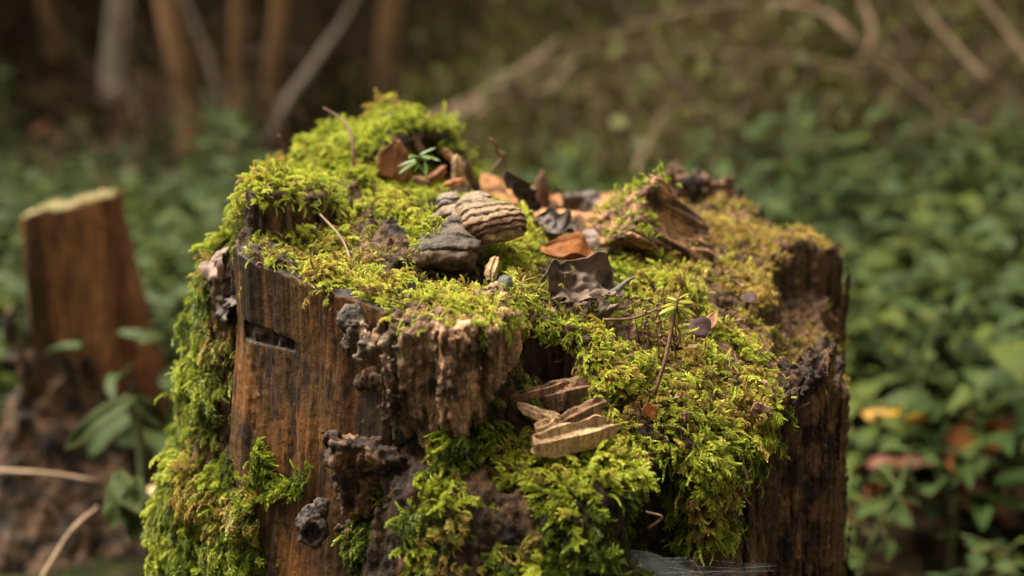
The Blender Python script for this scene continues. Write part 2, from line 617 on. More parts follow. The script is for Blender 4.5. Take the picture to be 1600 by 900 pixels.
def col_plank(v, n):
    x, y, z = v.T
    s = (x * .8 - y * .6)
    a = fbm(s * 60, z * 3, 0 * x, 4) * .5 + .5
    b = fbm(s * 160, z * 8, 0 * x + 3, 4) * .5 + .5
    g = fbm(x * 30, y * 30, z * 22, 4) * .5 + .5
    br = np.array((.078, .036, .0105)); dk = np.array((.016, .009, .005)); og = np.array((.150, .060, .014)); gy = np.array((.072, .046, .016))
    col = br + (dk - br) * (.5 * ss(.55, .8, a * .6 + b * .4))[:, None]
    t = (ss(.42, .62, g) * .8)[:, None]
    col = col * (1 - t) + og * t
    t = (ss(.55, .8, 1 - g) * ss(.4, .6, b) * .4)[:, None]
    col = col * (1 - t) + gy * t
    px, py, _ = proj(v)
    t = (ss(372, 385, px) * ss(415, 392, px) * ss(520, 500, py) * .85)[:, None]      # black line beside the corner
    col = col * (1 - t) + dk * .6 * t
    t = (ss(500, 560, px + 45 * fbm(x * 70, y * 70, z * 25, 3)) * ss(505, 560, py + .0 * px) * (.55 + .4 * ss(.4, .6, b)))[:, None]      # rougher, wetter wood towards the middle
    col = col * (1 - t) + np.array((.030, .016, .008)) * t
    t = (ss(.58, .66, fbm(x * 120, y * 120, z * 35 + 9, 4) * .5 + .5) * .8)[:, None]     # small dark pits
    col = col * (1 - t) + dk * .7 * t
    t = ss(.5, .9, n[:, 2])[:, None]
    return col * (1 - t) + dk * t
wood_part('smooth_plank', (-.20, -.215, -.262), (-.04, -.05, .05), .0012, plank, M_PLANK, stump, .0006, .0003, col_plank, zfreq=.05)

# rotten block that juts out at the front
def block(X, Y, Z):
    c0, c1 = P(566, 600, -.185), P(802, 600, -.195)
    x2, y2 = np.broadcast_arrays(X[:, :, 0], Y[:, :, 0])
    BL = [(c0[0], -.165), (c0[0] + .012, -.188), (c0[0] + .035, -.200), (c0[0] + .06, -.204), (c1[0] - .004, -.200), (c1[0], -.18), (c1[0] - .004, -.13), (c0[0] + .01, -.13)]
    d2 = sd_poly(x2, y2, BL) + fbm(x2 * 70, y2 * 70, 0 * x2, 3) * .007 + np.clip(ridge(x2 * 110, y2 * 110, 0 * x2 + 3, 3) - .4, 0, 1) * .013
    u = (x2 - c0[0]) / (c1[0] - c0[0])
    top = .013 - .016 * ss(.42, .05, u) + fbm(x2 * 160, y2 * 160, 0 * x2 + 1, 3) * .007
    bot = -.060 + .044 * ss(.55, 1.0, u) ** 1.2 + fbm(x2 * 120, y2 * 120, 0 * x2 + 5, 3) * .012
    # let the lower edge taper in
    tap = .35 * np.clip(-.02 - Z, 0, .05)
    d = smax(np.maximum(d2[:, :, None] + tap, (Z - top[:, :, None]) * .7), (bot[:, :, None] - Z) * .7, .004)
    for (px, py, r) in ((668, 590, .0075), (655, 560, .006), (640, 640, .008), (730, 560, .003), (700, 550, .0035), (690, 650, .006), (620, 555, .004)):
        c = P(px, py, -.203)
        e = np.sqrt((X - c[0]) ** 2 + (Y - c[1]) ** 2 + ((Z - c[2]) * .7) ** 2) - r
        d = smax(d, -e, .003)
    cx = ss(.45, .1, u)[:, :, None]
    # coarse nodular relief on the left half
    x3, y3, z3 = (np.broadcast_arrays(X, Y, Z))
    nn = vnoise(x3 * 95, y3 * 95, z3 * 95) * .008 + vnoise(x3 * 210, y3 * 210, z3 * 210) * .004
    return d + nn * cx
def col_block(v, n):
    x, y, z = v.T
    s = x
    a = fbm(x * 150, y * 150, z * 10, 4) * .5 + .5
    b = fbm(x * 60, y * 60, z * 60, 4) * .5 + .5
    tan = np.array((.40, .235, .13)); br = np.array((.16, .085, .043)); gy = np.array((.12, .095, .068)); dk = np.array((.02, .013, .009))
    col = br + (tan - br) * ss(.35, .6, a)[:, None]
    lf = ss(-.035, -.055, x)[:, None]
    g = np.where(ss(.45, .6, b)[:, None] > .5, gy, br * .8)
    col = col * (1 - lf * .75) + g * lf * .75
    t = ss(.5, .28, b)[:, None] * .75
    return col * (1 - t) + dk * t
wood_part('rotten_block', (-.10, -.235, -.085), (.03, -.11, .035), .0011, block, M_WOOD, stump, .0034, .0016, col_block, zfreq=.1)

# hollow shell of the mound at the back left
def mound(X, Y, Z):
    c = P(600, 270, .12)
    x, y = X - c[0], Y - c[1]
    base = c[2] - .035
    top = np.interp((np.broadcast_to(X, (X.shape[0], Y.shape[1], 1)) - c[0]), [-.085, -.062, -.042, -.012, 0, .022, .045, .062, .075], [-.005, .012, .038, .040, .049, .043, .036, .015, -.01])
    H = c[2] + top - .012 + .3 * np.minimum(0, -(np.abs(y) - .035)) + (fbm(X[:, :, 0] * 60 + 0 * Y[:, :, 0], Y[:, :, 0] * 60 + 0 * X[:, :, 0], 0 * X[:, :, 0] * Y[:, :, 0], 3) * .01)[:, :, None]
    r = np.sqrt((x / .078) ** 2 + ((y - .0) / .055) ** 2) - 1
    d = smax(r * .055, (Z - H) * .7, .015)
    d = np.maximum(d, base - Z)
    hc = P(682, 264, .085)
    e = np.sqrt(((X - hc[0]) / .029) ** 2 + ((Y - hc[1]) / .050) ** 2 + ((Z - hc[2]) / .023) ** 2) - 1
    d = smax(d, -e * .027, .004)
    x3, y3, z3 = np.broadcast_arrays(X, Y, Z)
    return d + vnoise(x3 * 60, y3 * 60, z3 * 60) * .005
def col_mound(v, n):
    x, y, z = v.T
    c = wood_colors(v, n)
    b = fbm(x * 90, y * 90, z * 40, 3) * .5 + .5
    return c * .6 + np.array((.05, .026, .014)) * b[:, None]
wood_part('hollow_shell', (-.20, .02, -.02), (.0, .23, .12), .0016, mound, M_WOOD, stump, .0022, .0014, col_mound)


# ------------------------------------------------------------------ MOSS
def leafset(pos, tan, nrm, L, W, age, spin):
    """folded pointed leaflets: arrays of base position, shoot tangent, radial direction"""
    n = len(pos)
    side = np.cross(tan, nrm)
    side /= np.maximum(np.linalg.norm(side, axis=1, keepdims=True), 1e-9)
    d = tan * np.cos(spin)[:, None] + nrm * np.sin(spin)[:, None]
    up = np.cross(side, d)
    L = L[:, None]; W = W[:, None]
    b = pos
    m1 = pos + d * L * .42 + side * W + up * W * .55
    m2 = pos + d * L * .42 - side * W + up * W * .55
    t = pos + d * L + nrm * L * .08
    v = np.stack([b, m1, t, m2], 1).reshape(-1, 3)
    i = np.arange(n) * 4
    f = np.concatenate([np.stack([i, i + 1, i + 2], 1), np.stack([i, i + 2, i + 3], 1)])
    a = np.stack([age * .8, age, age + .12, age], 1).ravel()
    return v, f, a

def shoot_curve(L, rise, droop, wig, r, n):
    t = np.linspace(0, 1, n)
    ph = r.random() * 6.28
    x = L * t * (1 - .12 * t)
    z = L * (rise * t - droop * t ** 2.2)
    y = L * wig * np.sin(t * 2.5 + ph) * t
    return np.c_[x, y, z]

def sample_curve(c, t):
    k = len(c) - 1
    f = np.clip(t, 0, 1) * k
    i = np.minimum(f.astype(int), k - 1)
    u = (f - i)[:, None]
    p = c[i] * (1 - u) + c[i + 1] * u
    tg = c[i + 1] - c[i]
    return p, tg / np.linalg.norm(tg, axis=1, keepdims=True)

def dress(c, nl, l0, w0, r, a0=0.0, a1=1.0, spin=.75):
    t = (np.arange(nl) + r.random(nl) * .8) / nl
    p, tg = sample_curve(c, t)
    ang = np.arange(nl) * 2.4 + r.random(nl)
    ref = np.array([0, 0, 1.0])
    s1 = np.cross(tg, ref); s1 /= np.maximum(np.linalg.norm(s1, axis=1, keepdims=True), 1e-9)
    s2 = np.cross(s1, tg)
    nr = s1 * np.cos(ang)[:, None] + s2 * np.sin(ang)[:, None]
    l = l0 * (1 - .45 * t ** 2) * (.8 + .4 * r.random(nl))
    sp = spin * (1 - .55 * t) + r.normal(0, .12, nl)
    return leafset(p, tg, nr, l, l * w0, a0 + (a1 - a0) * t, sp)

def join(parts):
    V, F, A, k = [], [], [], 0
    for v, f, a in parts:
        V.append(v); F.append(f + k); A.append(a); k += len(v)
    return np.vstack(V), np.vstack(F), np.concatenate(A)

def stem_tube(c, r0, a):
    V, F = [], []
    for i, p in enumerate(c):
        rr = r0 * (1 - .6 * i / (len(c) - 1))
        V += [p + np.array((0, rr, 0)), p + np.array((0, -rr * .5, rr * .8)), p + np.array((0, -rr * .5, -rr * .8))]
        if i:
            b = (i - 1) * 3
            for k in range(3):
                k2 = (k + 1) % 3
                F += [(b + k, b + k2, b + 3 + k2), (b + k, b + 3 + k2, b + 3 + k)]
    return np.array(V), np.array(F), np.full(len(V), a)

def proto(name, parts, mat):
    v, f, a = join(parts)
    me = mesh_from(name, v, f)
    attr(me, 'age', a)
    me.materials.append(mat)
    return bpy.data.objects.new(name, me)

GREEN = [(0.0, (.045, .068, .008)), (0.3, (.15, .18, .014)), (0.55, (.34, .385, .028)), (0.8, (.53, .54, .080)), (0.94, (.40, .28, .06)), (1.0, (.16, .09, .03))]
M_MOSS = mat_moss('moss_leaf', GREEN, .35, (.3, 1.45))
DRYC = [(0.0, (.14, .14, .014)), (0.35, (.36, .32, .035)), (0.65, (.48, .34, .065)), (0.85, (.38, .20, .055)), (1.0, (.16, .08, .032))]
M_DRY = mat_moss('dry_moss_leaf', DRYC, .2, (.4, 1.2))

def make_protos():
    r = np.random.default_rng(3)
    feather, plain, dry = [], [], []
    for k in range(5):                       # pinnate fronds, unit length
        c = shoot_curve(1, .35 + .2 * r.random(), .45 + .25 * r.random(), .12, r, 9)
        parts = [dress(c, 40, .125, .26, r, 0, 1, .62), stem_tube(c, .016, .1)]
        nb = 7
        for b in range(nb):
            t = .18 + .62 * b / nb + r.random() * .04
            p, tg = sample_curve(c, np.array([t]))
            sgn = 1 if b % 2 else -1
            bl = (.42 - .22 * t) * (.75 + .5 * r.random())
            bc = shoot_curve(bl, .15 * r.random(), .35, .1, r, 5)
            a = sgn * (.75 + .25 * r.random())
            ca, sa = math.cos(a), math.sin(a)
            bc = np.c_[bc[:, 0] * ca, bc[:, 0] * sa + bc[:, 1], bc[:, 2]] + p[0]
            parts.append(dress(bc, 18, .105, .26, r, .25 + .3 * t, 1.0, .62))
        feather.append(proto('feather_moss_frond', parts, M_MOSS))
    for k in range(5):                       # single leafy shoots
        c = shoot_curve(1, .55 * r.random() + .1, .35 + .4 * r.random(), .2, r, 8)
        parts = [dress(c, 46, .16, .26, r, 0, 1, .7), stem_tube(c, .02, .1)]
        plain.append(proto('moss_shoot', parts, M_MOSS))
    for k in range(4):                       # short curled dry shoots
        parts = []
        for b in range(4):
            a = r.random() * 6.28
            c = shoot_curve(.55 + .45 * r.random(), .8, 1.3 * r.random(), .5, r, 6)
            ca, sa = math.cos(a), math.sin(a)
            c = np.c_[c[:, 0] * ca - c[:, 1] * sa, c[:, 0] * sa + c[:, 1] * ca, c[:, 2]]
            parts.append(dress(c, 13, .27, .26, r, .1, .9, 1.0))
        dry.append(proto('dry_moss_shoot', parts, M_DRY))
    return feather, plain, dry
FEATHER, PLAIN, DRY = make_protos()

def proto_collection(name, obs):
    c = bpy.data.collections.new(name)
    for o in obs:
        c.objects.link(o)
    return c
C_MIX = proto_collection('moss_mix', FEATHER + PLAIN)
C_PLAIN = proto_collection('moss_plain', PLAIN)
C_DRY = proto_collection('moss_dry', DRY)

def scatter_group(name, coll):
    g = bpy.data.node_groups.new(name, 'GeometryNodeTree')
    g.interface.new_socket('Geometry', in_out='INPUT', socket_type='NodeSocketGeometry')
    g.interface.new_socket('Geometry', in_out='OUTPUT', socket_type='NodeSocketGeometry')
    N, L = g.nodes, g.links
    gi, go = N.new('NodeGroupInput'), N.new('NodeGroupOutput')
    ci = N.new('GeometryNodeCollectionInfo')
    ci.inputs['Collection'].default_value = coll
    ci.inputs['Separate Children'].default_value = True
    ci.inputs['Reset Children'].default_value = True
    ip = N.new('GeometryNodeInstanceOnPoints')
    ip.inputs['Pick Instance'].default_value = True
    def na(n, t):
        a = N.new('GeometryNodeInputNamedAttribute')
        a.data_type = t
        a.inputs['Name'].default_value = n
        return a.outputs['Attribute']
    e = N.new('FunctionNodeEulerToRotation')
    L.new(na('rot', 'FLOAT_VECTOR'), e.inputs[0])
    L.new(gi.outputs[0], ip.inputs['Points'])
    L.new(ci.outputs[0], ip.inputs['Instance'])
    L.new(na('pick', 'INT'), ip.inputs['Instance Index'])
    L.new(e.outputs[0], ip.inputs['Rotation'])
    L.new(na('size', 'FLOAT'), ip.inputs['Scale'])
    L.new(ip.outputs[0], go.inputs[0])
    return g
G_MIX, G_PLAIN, G_DRY = scatter_group('grow_moss_mix', C_MIX), scatter_group('grow_moss_plain', C_PLAIN), scatter_group('grow_moss_dry', C_DRY)

def scatter(name, group, pts, X, Z, size, tint, npick, label, cat, base=None):
    """instances at pts, local X along X, local Z near Z"""
    X = X / np.linalg.norm(X, axis=1, keepdims=True)
    Zp = Z - X * np.einsum('ij,ij->i', X, Z)[:, None]
    Zp /= np.maximum(np.linalg.norm(Zp, axis=1, keepdims=True), 1e-9)
    Yp = np.cross(Zp, X)
    ry = -np.arcsin(np.clip(X[:, 2], -1, 1))
    rz = np.arctan2(X[:, 1], X[:, 0])
    rx = np.arctan2(Yp[:, 2], Zp[:, 2])
    base = pts.mean(0) if base is None else np.array(base)
    me = bpy.data.meshes.new(name)
    me.vertices.add(len(pts))
    me.vertices.foreach_set('co', (pts - base).astype(np.float32).ravel())
    a = me.attributes.new('rot', 'FLOAT_VECTOR', 'POINT')
    a.data.foreach_set('vector', np.c_[rx, ry, rz].astype(np.float32).ravel())
    attr(me, 'size', size)
    attr(me, 'tint', tint)
    a = me.attributes.new('pick', 'INT', 'POINT')
    a.data.foreach_set('value', rng.integers(0, npick, len(pts)).astype(np.int32))
    o = bpy.data.objects.new(name, me)
    COL.objects.link(o)
    o.location = base
    m = o.modifiers.new('grow', 'NODES')
    m.node_group = group
    return tag(o, label, cat, kind='stuff')

# all wood surfaces as triangles
def build_pool():
    A, NRM, AREA = [], [], []
    for v, q, n in POOL:
        A.append(v[q])
        NRM.append(n[q].mean(1))
    A = np.concatenate(A); NRM = np.concatenate(NRM)
    AREA = .5 * np.linalg.norm(np.cross(A[:, 2] - A[:, 0], A[:, 3] - A[:, 1]), axis=1)
    return A, NRM / np.maximum(np.linalg.norm(NRM, axis=1, keepdims=True), 1e-9), AREA
QA, QN, QAR = build_pool()
QC = QA.mean(1)
qpx, qpy, qdep = proj(QC)
# which of it faces the camera unhidden
gx, gy = np.clip((qpx / 5).astype(int) + 20, 0, 399), np.clip((qpy / 5).astype(int) + 20, 0, 299)
zb = np.full((400, 300), 9.0)
np.minimum.at(zb, (gx, gy), qdep)
zb2 = zb.copy()
QVIS = qdep < zb[gx, gy] + .012
wob = fbm(QC[:, 0] * 60, QC[:, 1] * 60, QC[:, 2] * 60, 3)
wob2 = fbm(QC[:, 0] * 60 + 31, QC[:, 1] * 60, QC[:, 2] * 60, 3)
QNS = QN
QSAWN = (sd_poly(QC[:, 0], QC[:, 1], [(-.05, .09), (.10, .11), (.10, .24), (.0, .25), (-.06, .2)]) + wob * .02 < 0) & (QC[:, 2] < .03)

def moss(name, label, polys, group, npick, dens, size, tint, thick=.006, spread=.8, out=.5, droop=.9, gaps=.0, hidden=True, bare=(), flow=(0, 0, 0), jag=22, dn=2.0, tint_sd=.12, topgain=.15, minz=None, brown=.75):
    mx, my = qpx + wob * jag, qpy + wob2 * jag
    sel = np.zeros(len(QC), bool)
    for p in polys:
        sel |= in_poly(mx, my, p)
    for p in bare:
        sel &= ~in_poly(mx, my, p)
    if minz is not None:
        sel &= QN[:, 2] + .25 * wob > minz
    sel &= ~QSAWN
    vis = sel & QVIS
    if hidden:
        cell = np.floor(QC / .02).astype(int)
        key = (cell[:, 0] + 500) * 1000000 + (cell[:, 1] + 500) * 1000 + cell[:, 2] + 500
        ks = set()
        for k in np.unique(key[vis]):
            for dx in (-1, 0, 1):
                for dy in (0, 1, 2):
                    ks.add(k + dx * 1000000 + dy * 1000)
        vis |= (~QVIS) & (~QSAWN) & np.isin(key, np.array(list(ks), dtype=np.int64)) & (QN[:, 1] > -.3)
    idx = np.nonzero(vis)[0]
    if len(idx) == 0:
        print('no surface for', name)
        return None
    lump = fbm(QC[idx, 0] * 55, QC[idx, 1] * 55, QC[idx, 2] * 55, 3)       # cushions
    fine = fbm(QC[idx, 0] * 170, QC[idx, 1] * 170, QC[idx, 2] * 170, 2)
    wgt = np.clip(1 + dn * lump + .8 * fine - gaps, .0, 2.5)
    n = int(dens * (QAR[idx] * np.minimum(wgt, 1.2)).sum())
    pr = QAR[idx] * wgt
    ch = rng.choice(len(idx), n, p=pr / pr.sum())
    f = idx[ch]
    lu = lump[ch]
    u, v = rng.random(n)[:, None], rng.random(n)[:, None]
    q = QA[f]
    pts = (q[:, 0] * (1 - u) + q[:, 1] * u) * (1 - v) + (q[:, 3] * (1 - u) + q[:, 2] * u) * v
    nn = QNS[f] + rng.normal(0, .15, (n, 3))
    nn /= np.linalg.norm(nn, axis=1, keepdims=True)
    lay = rng.random(n)
    pts = pts + nn * ((lay * thick * np.clip(.6 + 1.6 * lu, .1, 1.6))[:, None] - .001)
    steep = np.clip(1 - nn[:, 2], 0, 1.3)
    tn = rng.normal(0, 1, (n, 3))
    tn -= nn * np.einsum('ij,ij->i', tn, nn)[:, None]
    tn /= np.maximum(np.linalg.norm(tn, axis=1, keepdims=True), 1e-9)
    # neighbouring shoots lean alike
    fx = fbm(pts[:, 0] * 45, pts[:, 1] * 45, pts[:, 2] * 45, 2); fy = fbm(pts[:, 0] * 45 + 50, pts[:, 1] * 45, pts[:, 2] * 45, 2)
    lean = np.c_[fx, fy, np.zeros(n)] * 2.2
    d = nn * out + tn * spread * .6 + lean * spread * .7 + np.array((0, 0, -1.0)) * (droop * np.minimum(steep, 1))[:, None] + np.array(flow)
    d += nn * .12
    sz = size * np.exp(rng.normal(0, .25, n)) * np.clip(1 + .5 * lu, .6, 1.4)
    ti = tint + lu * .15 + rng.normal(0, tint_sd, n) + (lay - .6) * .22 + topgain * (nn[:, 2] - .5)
    bp = ss(.22, .42, fbm(pts[:, 0] * 30 + 9, pts[:, 1] * 30, pts[:, 2] * 30, 3)) * brown         # old brown patches
    ti = np.where(rng.random(n) < bp, .90 + .08 * rng.random(n), ti)
    return scatter(name, group, pts, d, nn, sz, np.clip(ti, 0, 1), npick, label, 'moss', base=pts.mean(0) * 1.0)

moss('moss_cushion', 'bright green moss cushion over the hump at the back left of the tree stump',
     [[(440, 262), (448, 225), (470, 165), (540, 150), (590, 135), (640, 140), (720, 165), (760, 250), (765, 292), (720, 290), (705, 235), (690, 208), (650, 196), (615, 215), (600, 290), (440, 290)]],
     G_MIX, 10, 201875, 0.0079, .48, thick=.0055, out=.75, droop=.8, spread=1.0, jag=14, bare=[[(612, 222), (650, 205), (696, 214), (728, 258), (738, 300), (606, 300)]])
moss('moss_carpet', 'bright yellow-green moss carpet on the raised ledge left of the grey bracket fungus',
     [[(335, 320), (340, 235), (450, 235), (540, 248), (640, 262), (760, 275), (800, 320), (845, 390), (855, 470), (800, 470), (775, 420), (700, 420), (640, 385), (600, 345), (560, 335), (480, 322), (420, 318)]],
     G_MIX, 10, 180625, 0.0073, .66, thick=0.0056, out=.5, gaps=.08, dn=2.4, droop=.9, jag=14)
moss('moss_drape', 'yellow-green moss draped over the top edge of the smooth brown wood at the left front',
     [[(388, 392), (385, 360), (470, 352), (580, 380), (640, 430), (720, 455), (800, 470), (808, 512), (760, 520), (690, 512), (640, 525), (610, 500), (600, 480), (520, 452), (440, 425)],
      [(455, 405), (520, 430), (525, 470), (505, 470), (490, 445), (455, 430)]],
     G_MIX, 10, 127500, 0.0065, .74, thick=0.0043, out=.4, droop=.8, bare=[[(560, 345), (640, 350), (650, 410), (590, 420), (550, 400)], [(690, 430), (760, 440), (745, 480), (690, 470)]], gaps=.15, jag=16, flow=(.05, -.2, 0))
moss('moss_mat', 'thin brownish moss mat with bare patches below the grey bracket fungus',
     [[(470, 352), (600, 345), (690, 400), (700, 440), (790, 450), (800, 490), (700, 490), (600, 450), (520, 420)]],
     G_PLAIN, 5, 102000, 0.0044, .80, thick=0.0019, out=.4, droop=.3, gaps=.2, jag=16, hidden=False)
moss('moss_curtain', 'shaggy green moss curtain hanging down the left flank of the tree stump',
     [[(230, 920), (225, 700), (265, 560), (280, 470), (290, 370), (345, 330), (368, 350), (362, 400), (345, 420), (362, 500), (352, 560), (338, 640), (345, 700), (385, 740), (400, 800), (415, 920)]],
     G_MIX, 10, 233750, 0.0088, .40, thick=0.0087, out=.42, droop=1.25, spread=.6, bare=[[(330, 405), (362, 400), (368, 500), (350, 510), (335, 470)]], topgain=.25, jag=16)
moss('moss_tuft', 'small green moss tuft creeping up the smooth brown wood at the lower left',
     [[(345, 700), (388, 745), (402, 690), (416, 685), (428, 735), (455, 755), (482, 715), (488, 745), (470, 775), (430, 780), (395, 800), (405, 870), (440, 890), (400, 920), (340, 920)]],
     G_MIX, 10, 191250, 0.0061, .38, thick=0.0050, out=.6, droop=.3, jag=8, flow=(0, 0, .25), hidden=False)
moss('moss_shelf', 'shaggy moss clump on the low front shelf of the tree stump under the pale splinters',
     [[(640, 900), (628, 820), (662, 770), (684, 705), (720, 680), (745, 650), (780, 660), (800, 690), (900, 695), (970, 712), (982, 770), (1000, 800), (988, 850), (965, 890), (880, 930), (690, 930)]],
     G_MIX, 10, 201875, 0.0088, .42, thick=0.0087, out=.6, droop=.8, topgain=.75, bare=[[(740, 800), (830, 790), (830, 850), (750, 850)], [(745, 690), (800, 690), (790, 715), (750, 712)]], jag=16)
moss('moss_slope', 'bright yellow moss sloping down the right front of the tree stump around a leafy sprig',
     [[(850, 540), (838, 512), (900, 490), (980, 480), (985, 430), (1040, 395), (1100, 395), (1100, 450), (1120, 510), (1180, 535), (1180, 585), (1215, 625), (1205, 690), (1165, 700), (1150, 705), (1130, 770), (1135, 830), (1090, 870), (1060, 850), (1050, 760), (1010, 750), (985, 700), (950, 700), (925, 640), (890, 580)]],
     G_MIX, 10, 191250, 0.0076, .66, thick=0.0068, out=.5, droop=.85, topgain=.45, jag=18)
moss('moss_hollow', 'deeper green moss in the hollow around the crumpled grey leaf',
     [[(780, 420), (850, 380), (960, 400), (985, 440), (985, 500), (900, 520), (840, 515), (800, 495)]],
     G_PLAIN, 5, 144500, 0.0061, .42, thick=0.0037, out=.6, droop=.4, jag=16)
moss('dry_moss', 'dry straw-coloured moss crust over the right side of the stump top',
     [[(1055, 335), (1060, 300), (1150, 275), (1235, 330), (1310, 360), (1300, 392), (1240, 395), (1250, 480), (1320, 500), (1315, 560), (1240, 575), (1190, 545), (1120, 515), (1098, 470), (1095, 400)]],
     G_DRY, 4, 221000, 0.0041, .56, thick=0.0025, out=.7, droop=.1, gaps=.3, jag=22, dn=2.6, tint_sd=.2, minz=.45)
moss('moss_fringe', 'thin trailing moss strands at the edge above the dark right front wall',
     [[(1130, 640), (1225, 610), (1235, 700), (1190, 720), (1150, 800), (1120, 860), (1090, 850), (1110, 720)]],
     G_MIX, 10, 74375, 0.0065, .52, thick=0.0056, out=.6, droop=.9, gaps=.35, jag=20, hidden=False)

# ------------------------------------------------------------------ small builders
def surf(px, py, r=9):
    k = QVIS & (np.abs(qpx - px) < r) & (np.abs(qpy - py) < r)
    if not k.any():
        return surf(px, py, r * 2)
    n = QN[k].mean(0)
    return QC[k].mean(0), n / np.linalg.norm(n)

def tube(path, radii, n=8, rough=0.0, sub=1, seed=0):
    p = np.array(path, float)
    if sub > 1:                                             # Catmull-Rom
        q = np.vstack([2 * p[0] - p[1], p, 2 * p[-1] - p[-2]])
        rr = np.interp(np.linspace(0, len(p) - 1, (len(p) - 1) * sub + 1), np.arange(len(p)), radii)
        out = []
        for i in range(1, len(q) - 2):
            for k in range(sub):
                t = k / sub
                out.append(.5 * (2 * q[i] + (q[i + 1] - q[i - 1]) * t + (2 * q[i - 1] - 5 * q[i] + 4 * q[i + 1] - q[i + 2]) * t * t + (3 * q[i] - q[i - 1] - 3 * q[i + 1] + q[i + 2]) * t ** 3))
        p = np.array(out + [q[-2]])
    else:
        rr = np.array(radii, float)
    tg = np.gradient(p, axis=0)
    tg /= np.maximum(np.linalg.norm(tg, axis=1, keepdims=True), 1e-12)
    ref = np.array((0, 0, 1.0)) if abs(tg[0][2]) < .8 else np.array((1.0, 0, 0))
    V = []
    a = np.linspace(0, 2 * np.pi, n, endpoint=False)
    u = np.cross(tg[0], ref); u /= np.linalg.norm(u)
    for i in range(len(p)):
        u = u - tg[i] * np.dot(u, tg[i]); u /= np.linalg.norm(u)
        w_ = np.cross(tg[i], u)
        r_ = np.full(n, rr[i])
        if rough:
            r_ = r_ * (1 + rough * vnoise(np.cos(a) * 2 + seed, np.sin(a) * 2, np.full(n, i * .35)))
        V.append(p[i] + r_[:, None] * (np.cos(a)[:, None] * u + np.sin(a)[:, None] * w_))
    V = np.vstack(V)
    F = [(i * n + j, i * n + (j + 1) % n, (i + 1) * n + (j + 1) % n, (i + 1) * n + j) for i in range(len(p) - 1) for j in range(n)]
    m = len(V)
    V = np.vstack([V, p[:1], p[-1:]])
    F += [(m, (j + 1) % n, j) for j in range(n)] + [(m + 1, (len(p) - 1) * n + j, (len(p) - 1) * n + (j + 1) % n) for j in range(n)]
    return V, F

def frame(d, nrm):
    d = np.array(d, float); d /= np.linalg.norm(d)
    nrm = np.array(nrm, float); nrm -= d * np.dot(nrm, d); nrm /= np.linalg.norm(nrm)
    return np.stack([d, np.cross(nrm, d), nrm], 1)      # columns: along, across, up

def leaf_grid(L, W, nu=14, nv=7, curl=0.0, cup=0.0, wave=0.0, prof=None, seed=0, bend=0.0, teeth=0.0):
    """leaf along +X; curl bends it lengthwise, cup lifts both edges"""
    V = []
    prof = prof or (lambda u: math.sin(math.pi * min(1, u * .97 + .03) ** .85) ** .8)
    for i in range(nu + 1):
        u = i / nu
        ang = curl * u
        x = L * (math.sin(ang) / curl if abs(curl) > 1e-4 else u)
        z = L * ((1 - math.cos(ang)) / curl if abs(curl) > 1e-4 else 0)
        wd = W * .5 * prof(u) * (1 + teeth * (i % 2))
        for j in range(nv + 1):
            v = 2 * j / nv - 1
            a = cup * v
            yy = wd * (math.sin(a) / cup if abs(cup) > 1e-4 else v)
            zz_ = wd * ((1 - math.cos(a)) / cup if abs(cup) > 1e-4 else 0)
            k = wave * float(vnoise(np.array(u * 4 + seed), np.array(v * 2.2), np.array(seed * 1.7)))
            vein = .02 * W * (1 if j * 2 == nv else 0)
            V.append((x - math.sin(ang) * zz_, yy + bend * u * u * L, z + math.cos(ang) * zz_ + k - vein))
    F = [(i * (nv + 1) + j, (i + 1) * (nv + 1) + j, (i + 1) * (nv + 1) + j + 1, i * (nv + 1) + j + 1) for i in range(nu) for j in range(nv)]
    return np.array(V), F

def thin_solid(V, F, th):
    """give a sheet a real, thin thickness"""
    V = np.asarray(V, float)
    q = np.array(F)
    n = vnormals(V, q)
    k = len(V)
    V2 = np.vstack([V + n * th / 2, V - n * th / 2])
    F2 = [tuple(f) for f in q] + [tuple(int(i) + k for i in f[::-1]) for f in q]
    ed = {}
    for f in q:
        for a, b in zip(f, np.roll(f, -1)):
            if (b, a) in ed:
                del ed[(b, a)]
            else:
                ed[(a, b)] = 1
    F2 += [(b, a, a + k, b + k) for a, b in ed]
    return V2, [tuple(int(i) for i in f) for f in F2]

# ------------------------------------------------------------------ more wood parts of the stump
def ell(X, Y, Z, c, r):
    return (np.sqrt(((X - c[0]) / r[0]) ** 2 + ((Y - c[1]) / r[1]) ** 2 + ((Z - c[2]) / r[2]) ** 2) - 1) * min(r)

def lump_part(name, c, half, fn, mat, parent, vox=.0009, disp=.0008, crumble=.001, colfn=None, zfreq=.4, pool=False):
    return wood_part(name, tuple(c - np.array(half)), tuple(c + np.array(half)), vox, fn, mat, parent, disp, crumble, colfn, pool, zfreq)

def tone(c0, c1, f=90):
    def g(v, n):
        x, y, z = v.T
        t = ss(.35, .65, fbm(x * f, y * f, z * f, 4) * .5 + .5)[:, None]
        return np.array(c0) * (1 - t) + np.array(c1) * t
    return g

def n3(X, Y, Z, f, a):
    x, y, z = np.broadcast_arrays(X, Y, Z)
    return vnoise(x * f, y * f, z * f) * a + vnoise(x * f * 2.3, y * f * 2.3, z * f * 2.3) * a * .45

